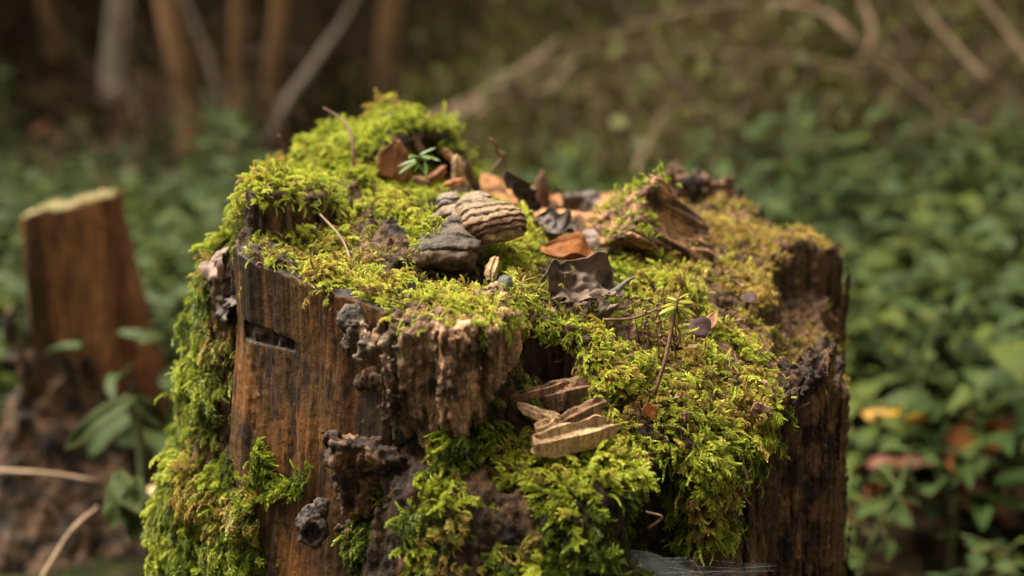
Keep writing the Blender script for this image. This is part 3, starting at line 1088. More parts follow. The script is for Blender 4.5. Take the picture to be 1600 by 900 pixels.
GREYC = tone((.020, .015, .011), (.085, .063, .047), 170)
c = P(551, 516, -.158)
lump_part('knot', c, (.02, .02, .022), lambda X, Y, Z: smin(ell(X, Y, Z, c + (0, 0, .005), (.0085, .007, .0085)), ell(X, Y, Z, c + (.001, 0, -.007), (.0065, .006, .006)), .003) + n3(X, Y, Z, 190, .0022), M_WOOD, stump, .0008, .0004, .0008, GREYC)
c2 = P(487, 822, -.168)
lump_part('knot', c2, (.022, .022, .024), lambda X, Y, Z: smax(smin(ell(X, Y, Z, c2, (.0095, .010, .0115)), ell(X, Y, Z, c2 + (.005, 0, .0125), (.005, .006, .004)), .003) + n3(X, Y, Z, 190, .0018), -ell(X, Y, Z, c2 + (.0015, -.009, -.001), (.0056, .010, .0060)), .0015), M_WOOD, stump, .0008, .0004, .0008, GREYC)
c3 = P(574, 548, -.175)
lump_part('knot', c3, (.016, .016, .016), lambda X, Y, Z: ell(X, Y, Z, c3, (.006, .006, .0075)) + n3(X, Y, Z, 190, .0026), M_WOOD, stump, .0008, .0004, .0008, tone((.05, .035, .022), (.17, .115, .075), 150))

# crumbly bark plate low at the front
c4 = P(614, 785, -.169)
def plate(X, Y, Z):
    x, z = (X - c4[0]), (Z - c4[2])
    d = np.maximum(np.maximum(np.abs(x + .12 * z) - .025 - 0 * Y, np.abs(z) - .036 + 0 * Y + x * .3), np.abs(Y - c4[1] - .15 * x + 0.2 * z) - .010)
    return d + n3(X, Y, Z, 95, .0065)
lump_part('bark_plate', c4, (.044, .03, .054), plate, M_WOOD, stump, .0010, .0014, .0020, tone((.028, .016, .010), (.20, .105, .058), 110), zfreq=.5)

# warm front column on the right and its ragged outer rim
cq = [P(1195, 640, -.118), P(1290, 600, -.075)]
def column(X, Y, Z):
    x2, y2 = np.broadcast_arrays(X[:, :, 0], Y[:, :, 0])
    PO = [(cq[0][0], cq[0][1] - .004), (cq[0][0] + .012, cq[0][1] - .008), (cq[1][0], cq[1][1] - .012), (cq[1][0] + .006, cq[1][1] + .01), (cq[0][0] + .01, -.07)]
    d2 = sd_poly(x2, y2, PO) + fbm(x2 * 90, y2 * 90, 0 * x2, 3) * .005 + np.clip(ridge(x2 * 130, y2 * 130, 0 * x2 + 3, 3) - .35, 0, 1) * .018
    top = -.058 + .35 * (x2 - cq[0][0]) + fbm(x2 * 170, y2 * 170, 0 * x2 + 4, 3) * .012
    return np.maximum(d2[:, :, None] - .07 * np.clip(-.06 - Z, 0, 1), (Z - top[:, :, None]) * .7)
wood_part('outer_column', (.10, -.16, -.265), (.235, -.02, -.01), .0012, column, M_WOOD, stump, .0030, .0012, tone((.022, .011, .006), (.125, .062, .026), 60), True, .06)
cb = P(1300, 760, -.03)
def rim(X, Y, Z):
    x2, y2 = np.broadcast_arrays(X[:, :, 0], Y[:, :, 0])
    PO = [(.198, -.062), (.212, -.045), (.2165, -.01), (.214, .03), (.200, .03)]
    d2 = sd_poly(x2, y2, PO) + fbm(x2 * 90, y2 * 90, 0 * x2, 3) * .004
    top = -.070 + fbm(x2 * 120, y2 * 120, 0 * x2 + 4, 3) * .014
    d = np.maximum(d2[:, :, None], (Z - top[:, :, None]) * .7)
    return d + n3(X, Y, Z * .5, 110, .0042)
def col_rim(v, n):
    x, y, z = v.T
    c_ = tone((.020, .012, .008), (.075, .044, .026), 110)(v, n)
    t = (ss(.55, .72, fbm(x * 130, y * 130, z * 130, 3) * .5 + .5) * ss(-.10, -.13, z) * .7)[:, None]
    return c_ * (1 - t) + np.array((.16, .19, .085)) * t               # pale green lichen
wood_part('bark_strip', (.18, -.085, -.265), (.235, .05, -.02), .0012, rim, M_WOOD, stump, .0016, .0014, col_rim, False, .2)

# ragged stub at the back rim, and a thin standing spike
c5 = P(1068, 286, .2)
lump_part('broken_stub', c5, (.045, .03, .04), lambda X, Y, Z: smin(np.maximum(ell(X, Y, Z, c5 + (0, 0, -.006), (.020, .016, .022)), Z - c5[2] - .010 - .12 * (X - c5[0])), ell(X, Y, Z, c5 + (.028, -.004, -.012), (.016, .014, .014)), .004) + n3(X, Y, Z, 100, .006), M_WOOD, stump, .0011, .0018, .0014, tone((.022, .013, .009), (.17, .085, .042), 70), zfreq=.3, pool=True)
for (a, b, r) in ((( 846, 332, .17), (848, 266, .172), .0052), ((905, 335, .19), (912, 300, .19), .007), ((868, 340, .19), (862, 315, .19), .006)):
    p0, p1 = P(*a), P(*b)
    v, f = tube([p0 - (0, 0, .01), p0 * .6 + p1 * .4 + (.0006, 0, 0), p0 * .25 + p1 * .75 - (.0008, 0, 0), p1], [r * 1.1, r, r * .8, r * .25], 9, .5, 4, seed=a[0])
    o = obj('wood_spike', v, f, M_WOOD, stump)
    attr_col(o.data, 'col', np.tile((.10, .048, .026), (len(v), 1)))

# pale splinters lying in the front gap
M_PALE = mat_wood('pale_splinter_wood', False, (.44, .28, .15), fibk=.6)
M_RED = mat_wood('reddish_wood', False, (.30, .12, .06))
M_BRN = mat_wood('brown_splinter_wood', False, (.16, .085, .043))
def splinter(p0, p1, w, h, mat, parent=stump, name='wood_splinter', seed=0, up=(0, -.3, 1)):
    """a split sliver: flat torn faces, ragged pointed ends"""
    p0, p1 = np.array(p0), np.array(p1)
    r = np.random.default_rng(int(seed) + 77)
    Fm = frame(p1 - p0, up)
    L = np.linalg.norm(p1 - p0)
    n = 26
    sec = [(-.5, -.25), (-.30, .42), (-.05, .30), (.12, .55), (.42, .25), (.5, -.3), (.1, -.5), (-.25, -.4)]
    k = len(sec)
    e0, e1 = r.random(k) * .16, r.random(k) * .22
    V = []
    for i in range(n + 1):
        u = i / n
        for j, (cx, cy) in enumerate(sec):
            uu = e0[j] + u * (1 - e0[j] - e1[j])
            tap = .45 + .55 * min(1, 4 * uu, 3.2 * (1 - uu) + .1)
            g = 1 + .35 * float(vnoise(np.array(j * 3.1 + seed), np.array(u * 7.), np.array(.5)))
            V.append(p0 + Fm @ np.array((L * uu, w * cx * tap * g + .0005 * math.sin(uu * 5 + seed), h * cy * tap * g + .0010 * math.sin(uu * 3.5 + seed * 2))))
    F = [(i * k + j, i * k + (j + 1) % k, (i + 1) * k + (j + 1) % k, (i + 1) * k + j) for i in range(n) for j in range(k)]
    F += [tuple(range(k))[::-1], tuple(n * k + j for j in range(k))]
    return obj(name, V, F, mat, parent, smooth=False)
splinter(P(792, 628, -.178), P(893, 590, -.165), .007, .005, M_BRN, seed=1)
splinter(P(808, 632, -.19), P(880, 658, -.185), .010, .0045, M_PALE, seed=2)
splinter(P(868, 664, -.193), P(950, 628, -.172), .010, .008, M_BRN, seed=3)
splinter(P(824, 696, -.204), P(965, 660, -.178), .017, .014, M_PALE, seed=4, up=(.3, -.6, 1))
splinter(P(835, 672, -.197), P(868, 655, -.192), .009, .006, M_PALE, seed=8)
splinter(P(838, 622, -.158), P(935, 606, -.150), .018, .014, M_BRN, seed=5)
splinter(P(765, 440, -.098), P(775, 398, -.080), .007, .004, M_PALE, seed=6, up=(0, -1, .2))
for (a, b, y_, w_) in (((1066, 770), (1078, 735), -.166, .005), ((1118, 735), (1136, 800), -.158, .004), ((1068, 640), (1076, 662), -.166, .004), ((1170, 640), (1210, 650), -.14, .01), ((1130, 760), (1126, 722), -.160, .003)):
    splinter(P(*a, y_), P(*b, y_), w_, .003, M_BRN, seed=a[0], up=(0, -1, .2))

for k, (a, b, y_, w_, m_) in enumerate(((( 668, 282), (700, 262), .06, .007, 'r'), ((712, 292), (716, 240), .075, .008, 'p'), ((690, 290), (730, 282), .055, .006, 'r'), ((738, 290), (728, 250), .07, .006, 'b'), ((640, 280), (676, 288), .055, .006, 'b'), ((660, 240), (640, 210), .10, .008, 'b'), ((690, 232), (712, 252), .09, .006, 'b'))):
    splinter(P(*a, y_), P(*b, y_), w_, w_ * .6, {'p': M_PALE, 'b': M_BRN, 'r': M_RED}[m_], seed=40 + k, up=(0, -1, .3), name='wood_fragment')

# ------------------------------------------------------------------ BRACKET FUNGUS
M_FUN = mat_wood('bracket_crust', True, rough=.7, bdist=.0006, fibk=.15)
fun = empty('bracket_fungus', P(735, 425, -.06), 'grey banded bracket fungus with two lobes on the mossy stump', 'bracket fungus')
def band_part(name, c, half, fn, axis, nb, cols, jit=.0028, amp=.0010):
    v, q = sdf_mesh(tuple(c - np.array(half)), tuple(c + np.array(half)), .0007, fn)
    q = orient(v, q)
    n = vnormals(v, q)
    x, y, z = (v - c).T
    s = (v - c) @ np.array(axis) + fbm(x * 55 + 3, y * 55, z * 55, 3) * jit * 1.6 + fbm(x * 220, y * 220, z * 220, 2) * jit * .35
    lo_, hi_ = np.percentile(s, 1), np.percentile(s, 99)
    t = np.clip((s - lo_) / (hi_ - lo_), 0, 1)
    ph = nb * t ** 1.35 + .15
    fr = ph - np.floor(ph)
    groove = np.exp(-((ph - np.round(ph)) / .12) ** 2) * ss(.0, .2, t)
    v = v + n * ((fr - .5) * amp * 1.1 * ss(.05, .45, t) - groove * amp * .55)[:, None] + n * (fbm(x * 260, y * 260, z * 260, 3) * .0008 + fbm(x * 90, y * 90, z * 90 + 3, 2) * .0008)[:, None]
    o = obj(name, v, q, M_FUN, fun)
    k = np.array([p for p, _ in cols]); cc = np.array([c_ for _, c_ in cols])
    col = np.stack([np.interp(t, k, cc[:, i]) for i in range(3)], 1)
    alt = (np.sin(np.floor(ph) * 2.3 + 1) * .13 + 1.02)[:, None]
    col = col * alt * (1 - .45 * groove[:, None]) * (1 + .35 * fbm(x * 120, y * 120, z * 120, 3))[:, None]
    attr_col(o.data, 'col', col * np.array((1.10, .96, .80)))
    return o
cu = P(769, 350, -.062)
def ucap(X, Y, Z):
    d = ell(X, Y, Z, cu, (.0200, .0185, .0140))
    d = smin(d, ell(X, Y, Z, cu + (-.010, .010, .007), (.012, .010, .008)), .006)
    under = cu[2] - .0098 + .10 * (Y - cu[1]) + .18 * (X - cu[0])
    return smax(d, (under - Z), .002) + n3(X, Y, Z, 110, .0010)
band_part('upper_lobe', cu, (.026, .026, .022), ucap, (.16, -.42, -.88), 7,
          [(0, (.125, .098, .073)), (.3, (.15, .112, .080)), (.5, (.185, .135, .092)), (.62, (.13, .084, .052)), (.76, (.10, .058, .034)), (.88, (.12, .072, .042)), (.95, (.28, .22, .15)), (1, (.28, .22, .15))])
cl = P(702, 393, -.080)
def lcap(X, Y, Z):
    d = ell(X, Y, Z, cl, (.0215, .0185, .0130))
    d = smin(d, ell(X, Y, Z, cl + (.005, .016, .008), (.013, .011, .009)), .006)
    d = smin(d, ell(X, Y, Z, cl + (.014, .030, .014), (.012, .012, .008)), .008)
    under = cl[2] - .0105 - .10 * (X - cl[0]) + .1 * (Y - cl[1])
    return smax(d, (under - Z), .002) + n3(X, Y, Z, 90, .0018)
band_part('lower_lobe', cl, (.029, .04, .034), lcap, (-.12, -.45, -.85), 4,
          [(0, (.12, .095, .075)), (.45, (.070, .058, .050)), (.7, (.052, .043, .038)), (.85, (.08, .056, .04)), (1, (.04, .03, .024))])
cn = P(714, 346, -.042)
band_part('neck', cn, (.020, .018, .018), lambda X, Y, Z: ell(X, Y, Z, cn, (.0145, .012, .0115)) + n3(X, Y, Z, 110, .0018), (0, -.3, -.9), 3, [(0, (.13, .105, .082)), (1, (.09, .072, .058))])
ck = P(702, 316, -.03)
band_part('knob', ck, (.014, .012, .014), lambda X, Y, Z: ell(X, Y, Z, ck, (.0075, .0065, .0065)) + n3(X, Y, Z, 150, .0008), (0, -.3, -.9), 3, [(0, (.12, .105, .095)), (1, (.10, .09, .085))])
ck2 = P(744, 316, -.03)
band_part('knob', ck2, (.016, .014, .014), lambda X, Y, Z: ell(X, Y, Z, ck2, (.0095, .0075, .0065)) + n3(X, Y, Z, 150, .0008), (0, -.3, -.9), 3, [(0, (.15, .13, .11)), (1, (.10, .09, .08))])
# moss creeping over the fungus from the left
mp_ = np.array([P(x_, y_, -.088 + .02 * ss(400, 345, y_)) for x_, y_ in zip(rng.uniform(640, 690, 90), rng.uniform(345, 408, 90))])
scatter('moss_tuft', G_MIX, mp_, np.c_[rng.normal(.5, .4, 90), rng.normal(-.3, .4, 90), rng.normal(.25, .3, 90)], np.tile((0., -.3, 1.), (90, 1)), .0065 * np.exp(rng.normal(0, .2, 90)), np.clip(.6 + rng.normal(0, .12, 90), 0, 1), 10, 'moss creeping over the left shoulder of the grey bracket fungus', 'moss')
ck3 = P(790, 448, -.115)
small = empty('small_bracket', P(790, 470, -.115), 'small dark bud of a bracket fungus under the big grey one', 'bracket fungus')
v, q = sdf_mesh(tuple(ck3 - .014), tuple(ck3 + .014), .0007, lambda X, Y, Z: ell(X, Y, Z, ck3, (.0055, .006, .0075)) + n3(X, Y, Z, 150, .0008))
q = orient(v, q)
o = obj('cap', v, q, M_FUN, small)
attr_col(o.data, 'col', tone((.05, .046, .044), (.11, .10, .09), 140)(v, None))

# ------------------------------------------------------------------ WOOD CHUNK lying on top
ch = empty('wood_chunk', P(1030, 395, .02), 'rough brown block of broken wood lying tilted on the right of the stump top', 'wood chunk')
cw = P(1028, 362, .022)
FW = np.array(Euler((R_(-28), R_(30), R_(20))).to_matrix())
def chunk(X, Y, Z):
    x, y, z = X - cw[0], Y - cw[1], Z - cw[2]
    a = FW[0, 0] * x + FW[1, 0] * y + FW[2, 0] * z
    b = FW[0, 1] * x + FW[1, 1] * y + FW[2, 1] * z
    c_ = FW[0, 2] * x + FW[1, 2] * y + FW[2, 2] * z
    fn_ = vnoise(a * 14, b * 170, c_ * 170) * .0035 + vnoise(a * 30, b * 320, c_ * 320) * .0018 + vnoise(a * 30, b * 50, c_ * 50) * .005
    return smax(smax(np.abs(a) - .029 + c_ * .25, np.abs(b) - .022, .004), np.abs(c_) - .018 + a * .15, .004) + fn_
v, q = sdf_mesh(tuple(cw - .045), tuple(cw + .045), .0009, chunk)
q = orient(v, q)
nn = vnormals(v, q)
loc = (v - cw) @ FW
f_ = fbm(loc[:, 0] * 20, loc[:, 1] * 300, loc[:, 2] * 300, 4)
v = v + nn * (f_ * .0016)[:, None]
o = obj('block', v, q, M_WOOD, ch)
t = ss(-.3, .4, f_)[:, None]
attr_col(o.data, 'col', np.array((.07, .038, .020)) * (1 - t) + np.array((.38, .20, .10)) * t)
# moss on the chunk
k = rng.choice(len(v), 190, p=(lambda w_: w_ / w_.sum())((nn[:, 2] > .55) * (loc[:, 0] < -.010 + .008 * f_) * 1.0))
dd = nn[k] * .6 + rng.normal(0, .5, (len(k), 3)) + np.array((0, -.1, .1))
scatter('moss_tuft', G_MIX, v[k] + nn[k] * .002, dd, nn[k], .0062 * np.exp(rng.normal(0, .2, len(k))), np.clip(.6 + rng.normal(0, .12, len(k)), 0, 1), 10, 'tuft of moss on top of the tilted brown wood chunk', 'moss')

# ------------------------------------------------------------------ LEAVES ON THE STUMP
M_GREYLEAF = mat_leaf('withered_grey_leaf', (.075, .052, .040), (.22, .155, .118), .12, .8, 130, emboss=.0015, spec=.1)
M_DARKLEAF = mat_leaf('dark_withered_leaf', (.03, .022, .018), (.115, .080, .062), .1, .65, 150, emboss=.0015)
M_ORANGE = mat_leaf('orange_leaf', (.13, .038, .009), (.27, .095, .020), .25, .6, 150, emboss=.002, spec=.15)
M_BROWNLEAF = mat_leaf('brown_leaf', (.13, .045, .015), (.24, .09, .030), .25, .55, 90)
M_PEACH = mat_leaf('peach_leaf', (.40, .20, .10), (.55, .30, .16), .3, .6, 90)

def leaf_thing(name, label, cat, base, d, nrm, L, W, mat, curl=0, cup=0, wave=0, seed=0, prof=None, nu=18, nv=8, stalk=None, veins=None, th=.0004, teeth=0, group=None, torn=0, noisef=None):
    e = empty(name, base, label, cat, group)
    V, F = leaf_grid(L, W, nu, nv, curl, cup, wave, prof, seed, 0, teeth)
    V0 = V.copy()
    if noisef is not None:
        V = noisef(V)
    if torn:
        cen = np.array([V0[list(f)].mean(0) for f in F])
        hn = fbm(cen[:, 0] * 130 + seed * 3, cen[:, 1] * 130, 0 * cen[:, 0], 3)
        ed = np.abs(cen[:, 1]) / (W * .5)
        F = [f for f, h_, e_ in zip(F, hn, ed) if h_ < torn - .35 * max(0, e_ - .55)]
    Fm = frame(d, nrm)
    V = V @ Fm.T + np.array(base)
    V2, F2 = thin_solid(V, F, th)
    obj('blade', V2, F2, mat, e)
    mid = V.reshape(nu + 1, nv + 1, 3)[:, nv // 2] + Fm[:, 2] * .0003
    if veins:
        v_, f_ = tube(mid, np.linspace(.0009, .0003, len(mid)), 6)
        obj('midrib', v_, f_, veins, e)
    if stalk:
        v_, f_ = tube([mid[0], mid[0] - Fm[:, 0] * stalk * .5 + Fm[:, 2] * .002, mid[0] - Fm[:, 0] * stalk + Fm[:, 2] * .004], [.0009, .0008, .0007], 6, 0, 3)
        obj('stalk', v_, f_, mat, e)
    return e

b0 = P(848, 388, -.03)
b1 = P(940, 428, -.055)
leaf_thing('curled_leaf', 'glossy orange-brown curled leaf lying just right of the bracket fungus', 'leaf', b0, b1 - b0, (.15, -.45, .75), .046, .032, M_ORANGE, .5, 1.35, .006, 2, nu=20, nv=10, veins=M_BROWNLEAF)

def crumple(a, f, sd):
    def g(V):
        n1 = fbm(V[:, 0] * f + sd, V[:, 1] * f, 0 * V[:, 0], 3); n2 = fbm(V[:, 0] * f + sd + 20, V[:, 1] * f, 0 * V[:, 0], 3)
        rg = ridge(V[:, 0] * f * .8 + sd, V[:, 1] * f * .8, 0 * V[:, 0] + 4, 2)
        return V + np.c_[n2 * a * .35, n1 * a * .4, (rg - .3) * a + n1 * a * .5]
    return g
wide = lambda u: min(1, .3 + 3.5 * u, .35 + 2.6 * (1 - u))
b0 = P(842, 458, -.105); b1 = P(972, 432, -.085)
leaf_thing('crumpled_leaf', 'crumpled dark grey dead leaf folded in the mossy hollow in front of the orange leaf', 'leaf', b0, b1 - b0, (0, -.75, .6), .056, .036, M_GREYLEAF, -.3, 1.25, 0, 1, wide, 48, 28, noisef=crumple(.0065, 105, 1.3), th=.0005, torn=.42)
b0 = P(862, 500, -.115); b1 = P(968, 470, -.10)
leaf_thing('crumpled_leaf', 'torn lower flap of grey dead leaf hanging into the hollow below the crumpled one', 'leaf', b0, b1 - b0, (0, -.9, .3), .040, .026, M_GREYLEAF, .3, -.9, 0, 3, wide, 40, 22, noisef=crumple(.007, 120, 7.7), th=.0005, torn=.30)
b0 = P(882, 372, .035); b1 = P(962, 362, .03)
leaf_thing('withered_leaf', 'flat greyish brown withered leaf leaning against the wood chunk', 'leaf', b0 + (0, 0, -.004), b1 - b0, (-.1, -.6, .7), .040, .026, mat_leaf('mauve_brown_leaf', (.11, .068, .052), (.23, .155, .125), .15, .65, 100), .2, -.6, 0, 5, wide, 26, 16, noisef=crumple(.005, 70, 3.1), veins=M_DARKLEAF)
b0 = P(838, 334, .06); b1 = P(778, 272, .05)
leaf_thing('rolled_leaf', 'dark rolled leaf with toothed edge standing upright behind the bracket fungus', 'leaf', b0, b1 - b0, (.5, -.7, .3), .041, .022, M_DARKLEAF, .25, 1.7, 0, 6, lambda u: min(1, .5 + 2 * u, .25 + 1.6 * (1 - u)), 40, 14, noisef=crumple(.005, 150, 5.0), teeth=.18)
b0 = P(832, 342, .03); b1 = P(895, 378, .02)
leaf_thing('rolled_leaf', 'dark rolled leaf lying at the foot of the upright toothed one', 'leaf', b0, b1 - b0, (.2, -.5, .8), .032, .028, M_DARKLEAF, .4, 1.5, 0, 7, wide, 32, 18, noisef=crumple(.006, 100, 9.0))
b0 = P(880, 334, .17); b1 = P(930, 322, .17)
leaf_thing('withered_leaf', 'small purplish withered leaf curled up at the back rim beside the thin spike', 'leaf', b0, b1 - b0, (0, -.6, .7), .03, .03, M_DARKLEAF, .3, .9, 0, 9, wide, 24, 16, noisef=crumple(.009, 90, 2.0))
b0 = P(612, 280, .050); b1 = P(618, 230, .062)
leaf_thing('brown_leaf', 'brown beech leaf standing upright against the mossy hump', 'leaf', b0, b1 - b0, (.35, -.9, .2), .028, .026, M_BROWNLEAF, .2, .35, .0015, 3, lambda u: min(1, .75 + u, .15 + 1.8 * (1 - u)), 16, 8, veins=M_ORANGE)
b0 = P(1106, 512, -.09); b1 = P(1122, 480, -.075)
leaf_thing('leaf_scrap', 'small peach coloured leaf scrap upright in the moss right of the leafy sprig', 'leaf', b0, b1 - b0, (.2, -.9, .4), .013, .008, M_PEACH, .2, .5, .0005, 3, nu=10, nv=6)
b0 = P(1008, 632, -.165); b1 = P(1022, 650, -.166)
leaf_thing('leaf_scrap', 'tiny rust coloured leaf scrap low on the bright moss slope', 'leaf', b0, b1 - b0, (0, -.9, .5), .010, .008, M_ORANGE, .2, .3, .0005, 4, nu=10, nv=6)
b0 = P(1172, 598, -.115); b1 = P(1174, 622, -.118)
leaf_thing('leaf_scrap', 'narrow orange leaf scrap near the dark right front wall', 'leaf', b0, b1 - b0, (0, -.9, .5), .011, .006, M_ORANGE, .2, .3, .0005, 4, nu=10, nv=6)
b0 = P(318, 420, -.045); b1 = P(362, 408, -.06)
leaf_thing('withered_leaf', 'pinkish brown withered leaf stuck to the left flank beside the smooth wood', 'leaf', b0, b1 - b0, (-.3, -.6, .6), .026, .026, mat_leaf('pinkish_leaf', (.14, .085, .065), (.26, .165, .13), .15, .65, 100), .5, -.9, 0, 9, wide, 24, 16, noisef=crumple(.005, 90, 4.0))
b0 = P(335, 470, -.06); b1 = P(372, 492, -.082)
leaf_thing('withered_leaf', 'dark torn leaf wedged in the left flank above the sawn slot', 'leaf', b0, b1 - b0, (-.3, -.8, .3), .026, .022, M_DARKLEAF, .3, -.9, 0, 4, wide, 24, 16, noisef=crumple(.006, 120, 6.0))

# ------------------------------------------------------------------ cup fungus, sprigs, twigs, stalks
M_CUP = mat_simple('purple_cup', [(.3, (.028, .013, .013)), (.7, (.065, .034, .034))], 200, rough=.6, spec=.12)
p, n = surf(1090, 525)
e = empty('cup_fungus', p, 'small flat purple-brown cup fungus on the bright moss right of the sprig', 'mushroom')
def lathe(prof, m=20):
    V, F = [], []
    for r, z in prof:
        for j in range(m):
            a = 2 * math.pi * j / m
            rr = r * (1 + .08 * math.sin(2 * a + 1) + .05 * math.sin(3 * a))
            V.append((rr * math.cos(a), rr * math.sin(a), z + r * .12 * math.sin(2 * a)))
    for i in range(len(prof) - 1):
        for j in range(m):
            F.append((i * m + j, i * m + (j + 1) % m, (i + 1) * m + (j + 1) % m, (i + 1) * m + j))
    return np.array(V), F
V, F = lathe([(.0001, -.0015), (.003, -.0012), (.0058, .0004), (.0064, .0012), (.0060, .0014), (.003, .0004), (.0001, .0002)])
Fm = frame((1, 0, .15), (.1, -.75, .6))
obj('cap', V @ Fm.T + p + (0, -.008, .007), F, M_CUP, e)
v, f = tube([p - n * .004, p + (0, -.004, .003), p + (0, -.0075, .0055)], [.0012, .001, .001], 6)
obj('stalk', v, f, M_CUP, e)
p, n = surf(1168, 478)
e = empty('cup_fungus', p, 'tiny dark button of fungus on the dry moss crust', 'mushroom')
obj('cap', V @ frame((1, 0, .1), (0, -.4, .9)).T * .8 + p + (0, -.004, .006) - 0 * p + 0, F, M_CUP, e)
v, f = tube([p - n * .004, p + (0, -.004, .005)], [.0012, .001], 6)
obj('stalk', v, f, M_CUP, e)

M_NEEDLE = mat_leaf('fir_needle', (.075, .12, .025), (.14, .19, .04), .3, .35, 60, emboss=0)
M_YNEEDLE = mat_leaf('yellow_leaflet', (.20, .20, .020), (.33, .30, .035), .35, .4, 60, emboss=0)
M_STEM = mat_simple('brown_stem', [(.3, (.07, .032, .018)), (.7, (.16, .075, .04))], 300, rough=.6)
M_TWIG = mat_simple('pale_twig', [(.3, (.10, .062, .036)), (.7, (.21, .135, .08))], 200, (1, 1, .2), rough=.7)

def needle_mesh(L, W, mat, name='needle'):
    V, F = leaf_grid(L, W, 6, 2, -.25, .5, 0, lambda u: min(1, .5 + 3 * u, 3.0 * (1 - u) + .05))
    V2, F2 = thin_solid(V, F, W * .15)
    me = mesh_from(name, V2, F2)
    me.materials.append(mat)
    return me

def sprig(name, label, cat, path, radii, needles, mesh_, stem_mat, group=None, needle_name='needle'):
    e = empty(name, path[0], label, cat, group)
    v, f = tube(path, radii, 6, 0, 4)
    obj('stem', v, f, stem_mat, e)
    off = origin_of(e)
    for (pt, d, up, s) in needles:
        o_ = bpy.data.objects.new(needle_name, mesh_)
        COL.objects.link(o_)
        o_.parent = e
        o_.location = Vector(pt - off)
        o_.rotation_euler = Matrix(frame(d, up).tolist()).to_euler()
        o_.scale = (s, s, s)
    return e
r2 = np.random.default_rng(5)
# fir seedling by the hump
q0, q1 = P(662, 276, .03), P(655, 243, .028)
nl = []
for k, (ex, ey) in enumerate(((682, 228), (686, 246), (640, 236), (618, 258), (622, 268), (665, 262), (645, 270), (676, 240), (650, 232))):
    t_ = P(ex, ey, .03 - .02 * (k % 3))
    s_ = q1 + (q0 - q1) * .06 * k
    nl.append((s_, t_ - s_, (0, -.6, .8), np.linalg.norm(t_ - s_) / .012))
sprig('fir_seedling', 'small green fir seedling in front of the brown upright leaf', 'seedling', [q0, (q0 + q1) / 2 + (.001, 0, 0), q1], [.0007, .0006, .0005], nl, needle_mesh(.012, .0016, M_NEEDLE), M_STEM)
# yellow-green seedling below the fungus
q0, q1 = P(812, 520, -.135), P(816, 440, -.118)
nl = []
for k in range(22):
    a = k * 2.4
    s_ = q1 * (1 - (k % 11) * .05) + q0 * ((k % 11) * .05)
    nl.append((s_, np.array((math.cos(a), math.sin(a) * .8, .45 - .05 * (k % 11))), (0, 0, 1), .75 + .4 * r2.random()))
sprig('conifer_seedling', 'tiny yellow-green conifer seedling with spread needles below the bracket fungus', 'seedling', [q0, (q0 + q1) / 2 + (-.001, 0, 0), q1], [.0007, .0006, .0005], nl, needle_mesh(.0085, .0009, M_YNEEDLE), M_STEM)
# leafy sprig on the bright moss
q0, q1 = P(1022, 618, -.155), P(1062, 455, -.135)
nl = []
for k, (sx, sy, ex, ey) in enumerate(((1058, 475, 1030, 478), (1056, 480, 1028, 490), (1058, 470, 1040, 462), (1060, 474, 1088, 470), (1060, 480, 1090, 492), (1057, 486, 1047, 505), (1058, 484, 1063, 506), (1060, 468, 1076, 456), (1058, 480, 1080, 500), (1056, 484, 1034, 500))):
    s_ = P(sx, sy, -.137); t_ = P(ex, ey, -.145 + .02 * r2.random())
    nl.append((s_, t_ - s_, (0, -.5, .8), np.linalg.norm(t_ - s_) / .012))
sp = sprig('leafy_sprig', 'thin brown sprig with a few yellow leaflets standing in the bright moss', 'sprig', [q0, P(1040, 560, -.15), P(1052, 500, -.14), q1], [.0011, .0012, .001, .0006], nl, needle_mesh(.012, .0027, M_YNEEDLE, 'leaflet'), M_STEM, needle_name='leaflet')
v, f = tube([P(1052, 500, -.14), P(1062, 520, -.142), P(1058, 538, -.143), P(1036, 528, -.143)], [.0006] * 4, 6, 0, 4)
obj('dry_curl', v, f, M_STEM, sp)
v, f = tube([P(1050, 512, -.141), P(1054, 540, -.142), P(1056, 560, -.143)], [.0007] * 3, 6, 0, 3)
obj('dry_curl', v, f, M_STEM, sp)

def twig(name, label, cat, path, radii, mat, rough=.25, sub=5, group=None, n=7):
    v, f = tube(path, radii, n, rough, sub, seed=float(path[0][0] * 100))
    o_ = obj(name, v, f, mat, base=path[0])
    return tag(o_, label, cat, group)
twig('dry_stalk', 'dry brown stalk leaning on the mossy hump at the back left', 'stalk', [P(554, 268, .045), P(552, 235, .05), P(546, 205, .06), P(530, 184, .07), P(505, 168, .08)], [.0013, .0012, .001, .0007, .0004], M_STEM)
twig('curled_twig', 'curled reddish twig sticking up behind the upright rolled leaf', 'twig', [P(768, 268, .09), P(782, 252, .09), P(786, 243, .09), P(775, 236, .09), P(775, 225, .09), P(766, 217, .09)], [.001, .0016, .0014, .0012, .0014, .0011], M_STEM)
twig('dry_grass', 'thin dry grass stalk lying across the brownish moss on the left of the stump', 'stalk', [P(500, 335, -.05), P(528, 365, -.075), P(540, 385, -.085), P(548, 410, -.1), P(556, 432, -.112)], [.0006, .0009, .0007, .0008, .0004], M_TWIG)
twig('dry_grass', 'short crossed dry stem beside the thin grass stalk on brownish moss', 'stalk', [P(540, 388, -.083), P(552, 398, -.085), P(563, 405, -.086)], [.0007, .0007, .0004], M_TWIG)
twig('dry_grass', 'fine dark grass tip rising at the left end of the mossy hump', 'stalk', [P(448, 262, .06), P(444, 235, .06), P(436, 210, .06)], [.0005, .0005, .0008], M_STEM, 0)
twig('rootlet', 'dark rootlet stretched over the moss right of the crumpled leaf', 'twig', [P(945, 500, -.115), P(985, 498, -.112), P(1015, 488, -.11), P(1042, 476, -.105)], [.0009, .0008, .0007, .0004], M_STEM)
